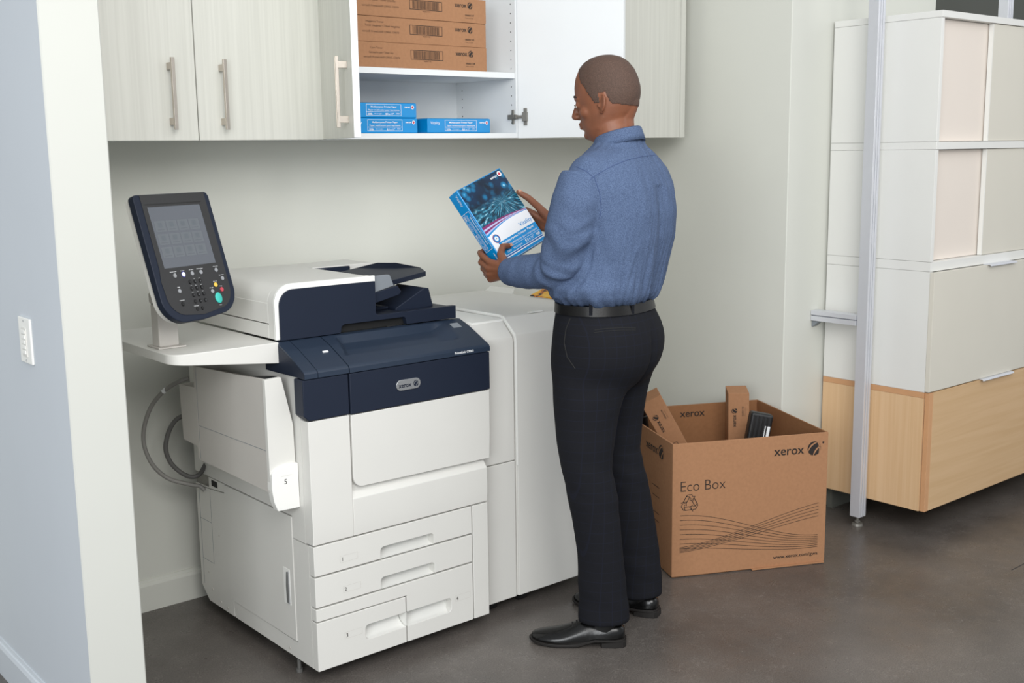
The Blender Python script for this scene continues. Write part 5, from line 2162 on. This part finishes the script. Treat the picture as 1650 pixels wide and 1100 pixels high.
# cuffs
for c_, w_, dr_ in ((cuffN, WN, wdir), (cuffF, WF, wdf)):
    mb = MB()
    a = c_ - dr_ * 0.040
    mb.tube([a, c_ + dr_ * 0.014, c_ + dr_ * 0.0145, a], [0.0400, 0.0375, 0.0345, 0.0345], 26, cap=False)
    cf = mb.build('cuff', 'shirt', shirt, smooth=True, angle=50)
    mb = MB()
    bn = dr_.cross(UP).normalized()
    pb = c_ - dr_ * 0.018 + bn * 0.0385 - UP * 0.006
    mb.tube([pb - bn * 0.001, pb + bn * 0.0012], 0.0052, 12)
    mb.build('button', 'seam', cf)

# ---- trousers
tr = MB()
tr.loft([body_ring(a, b_, v, d, k, 33) for v, a, b_, d, k in (
    (486, 899, 1048, 0.0, 1.34), (500, 897, 1055, 0.0, 1.34), (520, 894, 1065, 0.0, 1.34), (540, 892, 1071, 0.0, 1.32), (560, 890, 1071, 0.0, 1.30), (580, 889, 1066, 0.0, 1.28), (600, 892, 1052, 0.0, 1.24), (618, 905, 1035, 0.0, 1.2))])


def leg_ring(u0, u1, v, d, dep, n=30, tw=0.0):
    a, b_ = Q(u0, v, d), Q(u1, v, d)
    c_ = (a + b_) / 2
    hw = (b_ - a).length / 2
    return [c_ + ER * hw * math.cos(2 * math.pi * k / n) + EF * dep * math.sin(2 * math.pi * k / n) for k in range(n)]


tr.loft([leg_ring(*q) for q in ((889, 1030, 575, -0.055, 0.100), (889, 1016, 610, -0.066, 0.104), (890, 1005, 640, -0.075, 0.098), (894, 993, 690, -0.084, 0.082), (898, 988, 725, -0.087, 0.075), (904, 986, 755, -0.088, 0.070),
                               (913, 993, 795, -0.086, 0.068), (922, 999, 840, -0.083, 0.066), (930, 1004, 890, -0.080, 0.063), (932, 1009, 940, -0.077, 0.060), (931, 1014, 980, -0.075, 0.061), (931, 1015, 999, -0.075, 0.062))])
tr.loft([leg_ring(*q) for q in ((955, 1066, 565, 0.055, 0.095), (952, 1053, 595, 0.070, 0.098), (950, 1043, 630, 0.082, 0.090), (946, 1037, 675, 0.096, 0.076), (946, 1032, 720, 0.104, 0.070), (955, 1040, 755, 0.110, 0.066),
                               (965, 1050, 797, 0.122, 0.064), (974, 1058, 850, 0.134, 0.062), (982, 1064, 900, 0.144, 0.060), (986, 1066, 935, 0.150, 0.059), (987, 1067, 957, 0.150, 0.060))])
tr = bake(tr, 'trousers', 'plaid', 0.006, 9, 0.6)


relax(tr, lambda c: np.clip((c[:, 2] - 0.66) / 0.1, 0, 1) * np.clip((1.0 - c[:, 2]) / 0.08, 0, 1), 60)


def tr_fold(p, n):
    f = 0.0
    # horizontal creases behind the knees and breaks above the shoes
    for zc, w_, a in ((0.52, 0.11, 0.0050), (0.16, 0.08, 0.0042)):
        g = math.exp(-((p.z - zc) / w_) ** 2)
        q = Vector((p.x * 5, p.y * 5, p.z * 22 + p.dot(ER) * 7))
        f += a * g * noise.noise(q)
    f += 0.0030 * noise.noise(Vector((p.x * 9, p.y * 9, p.z * 3.5)))
    # seat seam and the fold under the seat
    c_ = Q(975, 540, 0.0)
    lat, fr = (p - c_).dot(TL), (p - c_).dot(TF)
    if p.z > 0.80 and fr < 0.02:
        f -= 0.010 * math.exp(-((lat + 0.008) / 0.016) ** 2) * max(0, min(1, (1.03 - p.z) / 0.08))
    q = Vector((p.x * 6, p.y * 6, p.z * 16 - p.dot(ER) * 10))
    f += 0.0030 * math.exp(-((p.z - 0.80) / 0.09) ** 2) * noise.noise(q)
    # front/back crease line of each leg is left soft
    return f


displace(tr, tr_fold)
adopt(tr, man)
bt_ = bvh(tr)
for pts, r_ in (([(958, 532), (975, 529.5), (1000, 528), (1024, 528.5)], 0.0013), ([(957, 536), (975, 533.5), (1000, 532), (1024, 532)], 0.0010),
                ([(919, 513), (912, 530), (909, 552), (914, 575), (927, 594)], 0.0016)):
    s_ = on_surface(bt_, pts)
    if len(s_) > 3:
        mb = MB()
        mb.tube(s_, r_, 6)
        mb.build('pocket_edge', 'gap', tr, smooth=True)

# ---- belt
mb = MB()
outr = [body_ring(a, b_, v, 0.0, 1.34, 33, 48) for a, b_, v in ((896, 1052, 482), (895.5, 1056, 497))]
inr = [body_ring(a + 3, b_ - 3, v, 0.0, 1.34, 33, 48) for a, b_, v in ((896, 1052, 482), (895.5, 1056, 497))]
mb.loft([inr[1], outr[1], outr[0], inr[0]], cap=False)
mb.f += [(3 * 48 + k, 3 * 48 + (k + 1) % 48, (k + 1) % 48, k) for k in range(48)]
mb.m += [0] * 48
belt = mb.build('belt', 'belt', man, smooth=True, angle=40)
bb = bvh(belt)
for u in (952, 1019):
    h0 = bb.ray_cast(CAMP, ray_dir(u, 497).normalized())
    if h0[0] is not None:
        mb = MB()
        sd2 = h0[1].cross(UP).normalized()
        mb.obox(h0[0] + h0[1] * 0.002, sd2, h0[1], UP, 0.005, 0.002, 0.021)
        mb.build('belt_loop', 'plaid', tr, bevel=0.001)
fr_c = (outr[0][0] + outr[1][0]) / 2
mb = MB()
for sgn in (-1, 1):
    mb.obox(fr_c + TF * 0.004 + TL * sgn * 0.019, TL, TF, UP, 0.0022, 0.0025, 0.019)
    mb.obox(fr_c + TF * 0.004 + UP * sgn * 0.017, TL, TF, UP, 0.020, 0.0025, 0.0022)
mb.build('buckle', 'silver', belt, bevel=0.001)


# ---- socks
for an, hl, to in ((ANN, HEELN, TOEN), (ANF, HEELF, TOEF)):
    dv = (to - hl).normalized()
    mb = MB()
    mb.capsule([an + UP * 0.06, an * 0.4 + (hl + dv * 0.060 + UP * 0.070) * 0.6, hl + dv * 0.064 + UP * 0.052, hl + dv * 0.12 + UP * 0.042], [0.040, 0.0385, 0.0320, 0.026], 20)
    mb.build('sock', 'rubber', man, smooth=True, angle=180)


# ---- shoes
def shoe(heel, toe, label, near_):
    dv = (toe - heel).normalized()
    sv = UP.cross(dv)

    def S(s, y, z):
        return heel + dv * s + sv * y + UP * z
    L = (toe - heel).length
    prof = [(0.001, 0.014, 0.030, 0.052), (0.008, 0.026, 0.028, 0.066), (0.030, 0.0335, 0.026, 0.074), (0.065, 0.0365, 0.020, 0.074), (0.095, 0.0375, 0.016, 0.080), (0.120, 0.039, 0.015, 0.084), (0.150, 0.0425, 0.014, 0.074), (0.180, 0.0465, 0.013, 0.061),
            (0.210, 0.0485, 0.012, 0.051), (0.240, 0.0465, 0.013, 0.045), (0.268, 0.0400, 0.014, 0.041), (0.288, 0.0300, 0.015, 0.036), (0.302, 0.0150, 0.017, 0.029)]
    k_ = L / 0.309
    mb = MB()
    rings = []
    for s, w, z0, z1 in prof:
        r = []
        for q in range(28):
            a = 2 * math.pi * q / 28
            ca_, sa_ = math.cos(a), math.sin(a)
            y = w * math.copysign(abs(ca_) ** 0.75, ca_)
            if sa_ >= 0:
                z = z0 + 0.004 + (z1 - z0 - 0.004) * sa_ ** 0.9
                y *= 1 - 0.42 * sa_ ** 2 * (1 if s > 0.09 else 0.3)
            else:
                z = z0 + 0.004 + 0.004 * sa_
            r.append(S(s * k_, y, z))
        rings.append(r)
    mb.loft(rings)
    up_ = mb.build('shoe', 'leather', man, smooth=True, angle=180)
    up_['label'] = label
    md = up_.modifiers.new('sub', 'SUBSURF')
    md.levels = md.render_levels = 2
    # sole: welt outline slightly wider
    out = [(s, w + 0.0045) for s, w, a, b_ in prof] + [(0.309, 0.004)]
    o1 = [(s, w) for s, w in out] + [(s, -w) for s, w in out[::-1]]
    mb = MB()
    n = len(o1)

    def zs(s, top):
        base = 0.020 if s < 0.10 else 0.020 - min(1, (s - 0.10) / 0.05) * 0.0155
        if s > 0.25:
            base += (s - 0.25) / 0.06 * 0.006
        return base + (0.0075 if top else 0)
    mb.add([S(s * k_, y, zs(s, False)) for s, y in o1] + [S(s * k_, y, zs(s, True)) for s, y in o1], [tuple(range(n))[::-1], tuple(range(n, 2 * n))] + [(i, (i + 1) % n, n + (i + 1) % n, n + i) for i in range(n)])
    mb.build('sole', 'sole', up_, bevel=0.001)
    mb = MB()
    hh = [(-0.003, 0.018), (0.006, 0.029), (0.030, 0.036), (0.074, 0.037), (0.078, 0.030)]
    o2 = [(s, w) for s, w in hh] + [(s, -w) for s, w in hh[::-1]]
    n = len(o2)
    mb.add([S(s * k_, y, 0.0005) for s, y in o2] + [S(s * k_, y, 0.0215) for s, y in o2], [tuple(range(n))[::-1], tuple(range(n, 2 * n))] + [(i, (i + 1) % n, n + (i + 1) % n, n + i) for i in range(n)])
    mb.build('heel', 'sole', up_, bevel=0.001)
    mb = MB()
    mb.add([S(s * k_, y, 0.0005 + (0.006 if s > 0.285 else 0)) for s, y in ((0.17, 0.044), (0.24, 0.044), (0.29, 0.024), (0.29, -0.024), (0.24, -0.044), (0.17, -0.044))] +
           [S(s * k_, y, 0.0085) for s, y in ((0.15, 0.044), (0.24, 0.046), (0.295, 0.026), (0.295, -0.026), (0.24, -0.046), (0.15, -0.044))],
           [(5, 4, 3, 2, 1, 0), (6, 7, 8, 9, 10, 11)] + [(i, (i + 1) % 6, 6 + (i + 1) % 6, 6 + i) for i in range(6)])
    mb.build('forefoot_sole', 'sole', up_)
    for i in range(4):
        s = 0.128 + i * 0.013
        z = 0.0835 - i * 0.0065
        mb = MB()
        mb.capsule([S(s * k_, -0.016, z - 0.004), S((s + 0.003) * k_, 0, z + 0.003), S(s * k_, 0.016, z - 0.004)], 0.0019, 8)
        mb.build('lace', 'rubber', up_, smooth=True)
    for sg in (-1, 1):
        mb = MB()
        mb.capsule([S(0.128 * k_, 0, 0.089), S(0.120 * k_, sg * 0.020, 0.094), S(0.140 * k_, sg * 0.026, 0.082), S(0.132 * k_, sg * 0.004, 0.088)], 0.0017, 8)
        mb.build('lace', 'rubber', up_, smooth=True)
    return up_


shoe(HEELN, TOEN, 'near shoe pointing to the left', True)
shoe(HEELF, TOEF, 'far shoe half hidden behind the near leg', False)
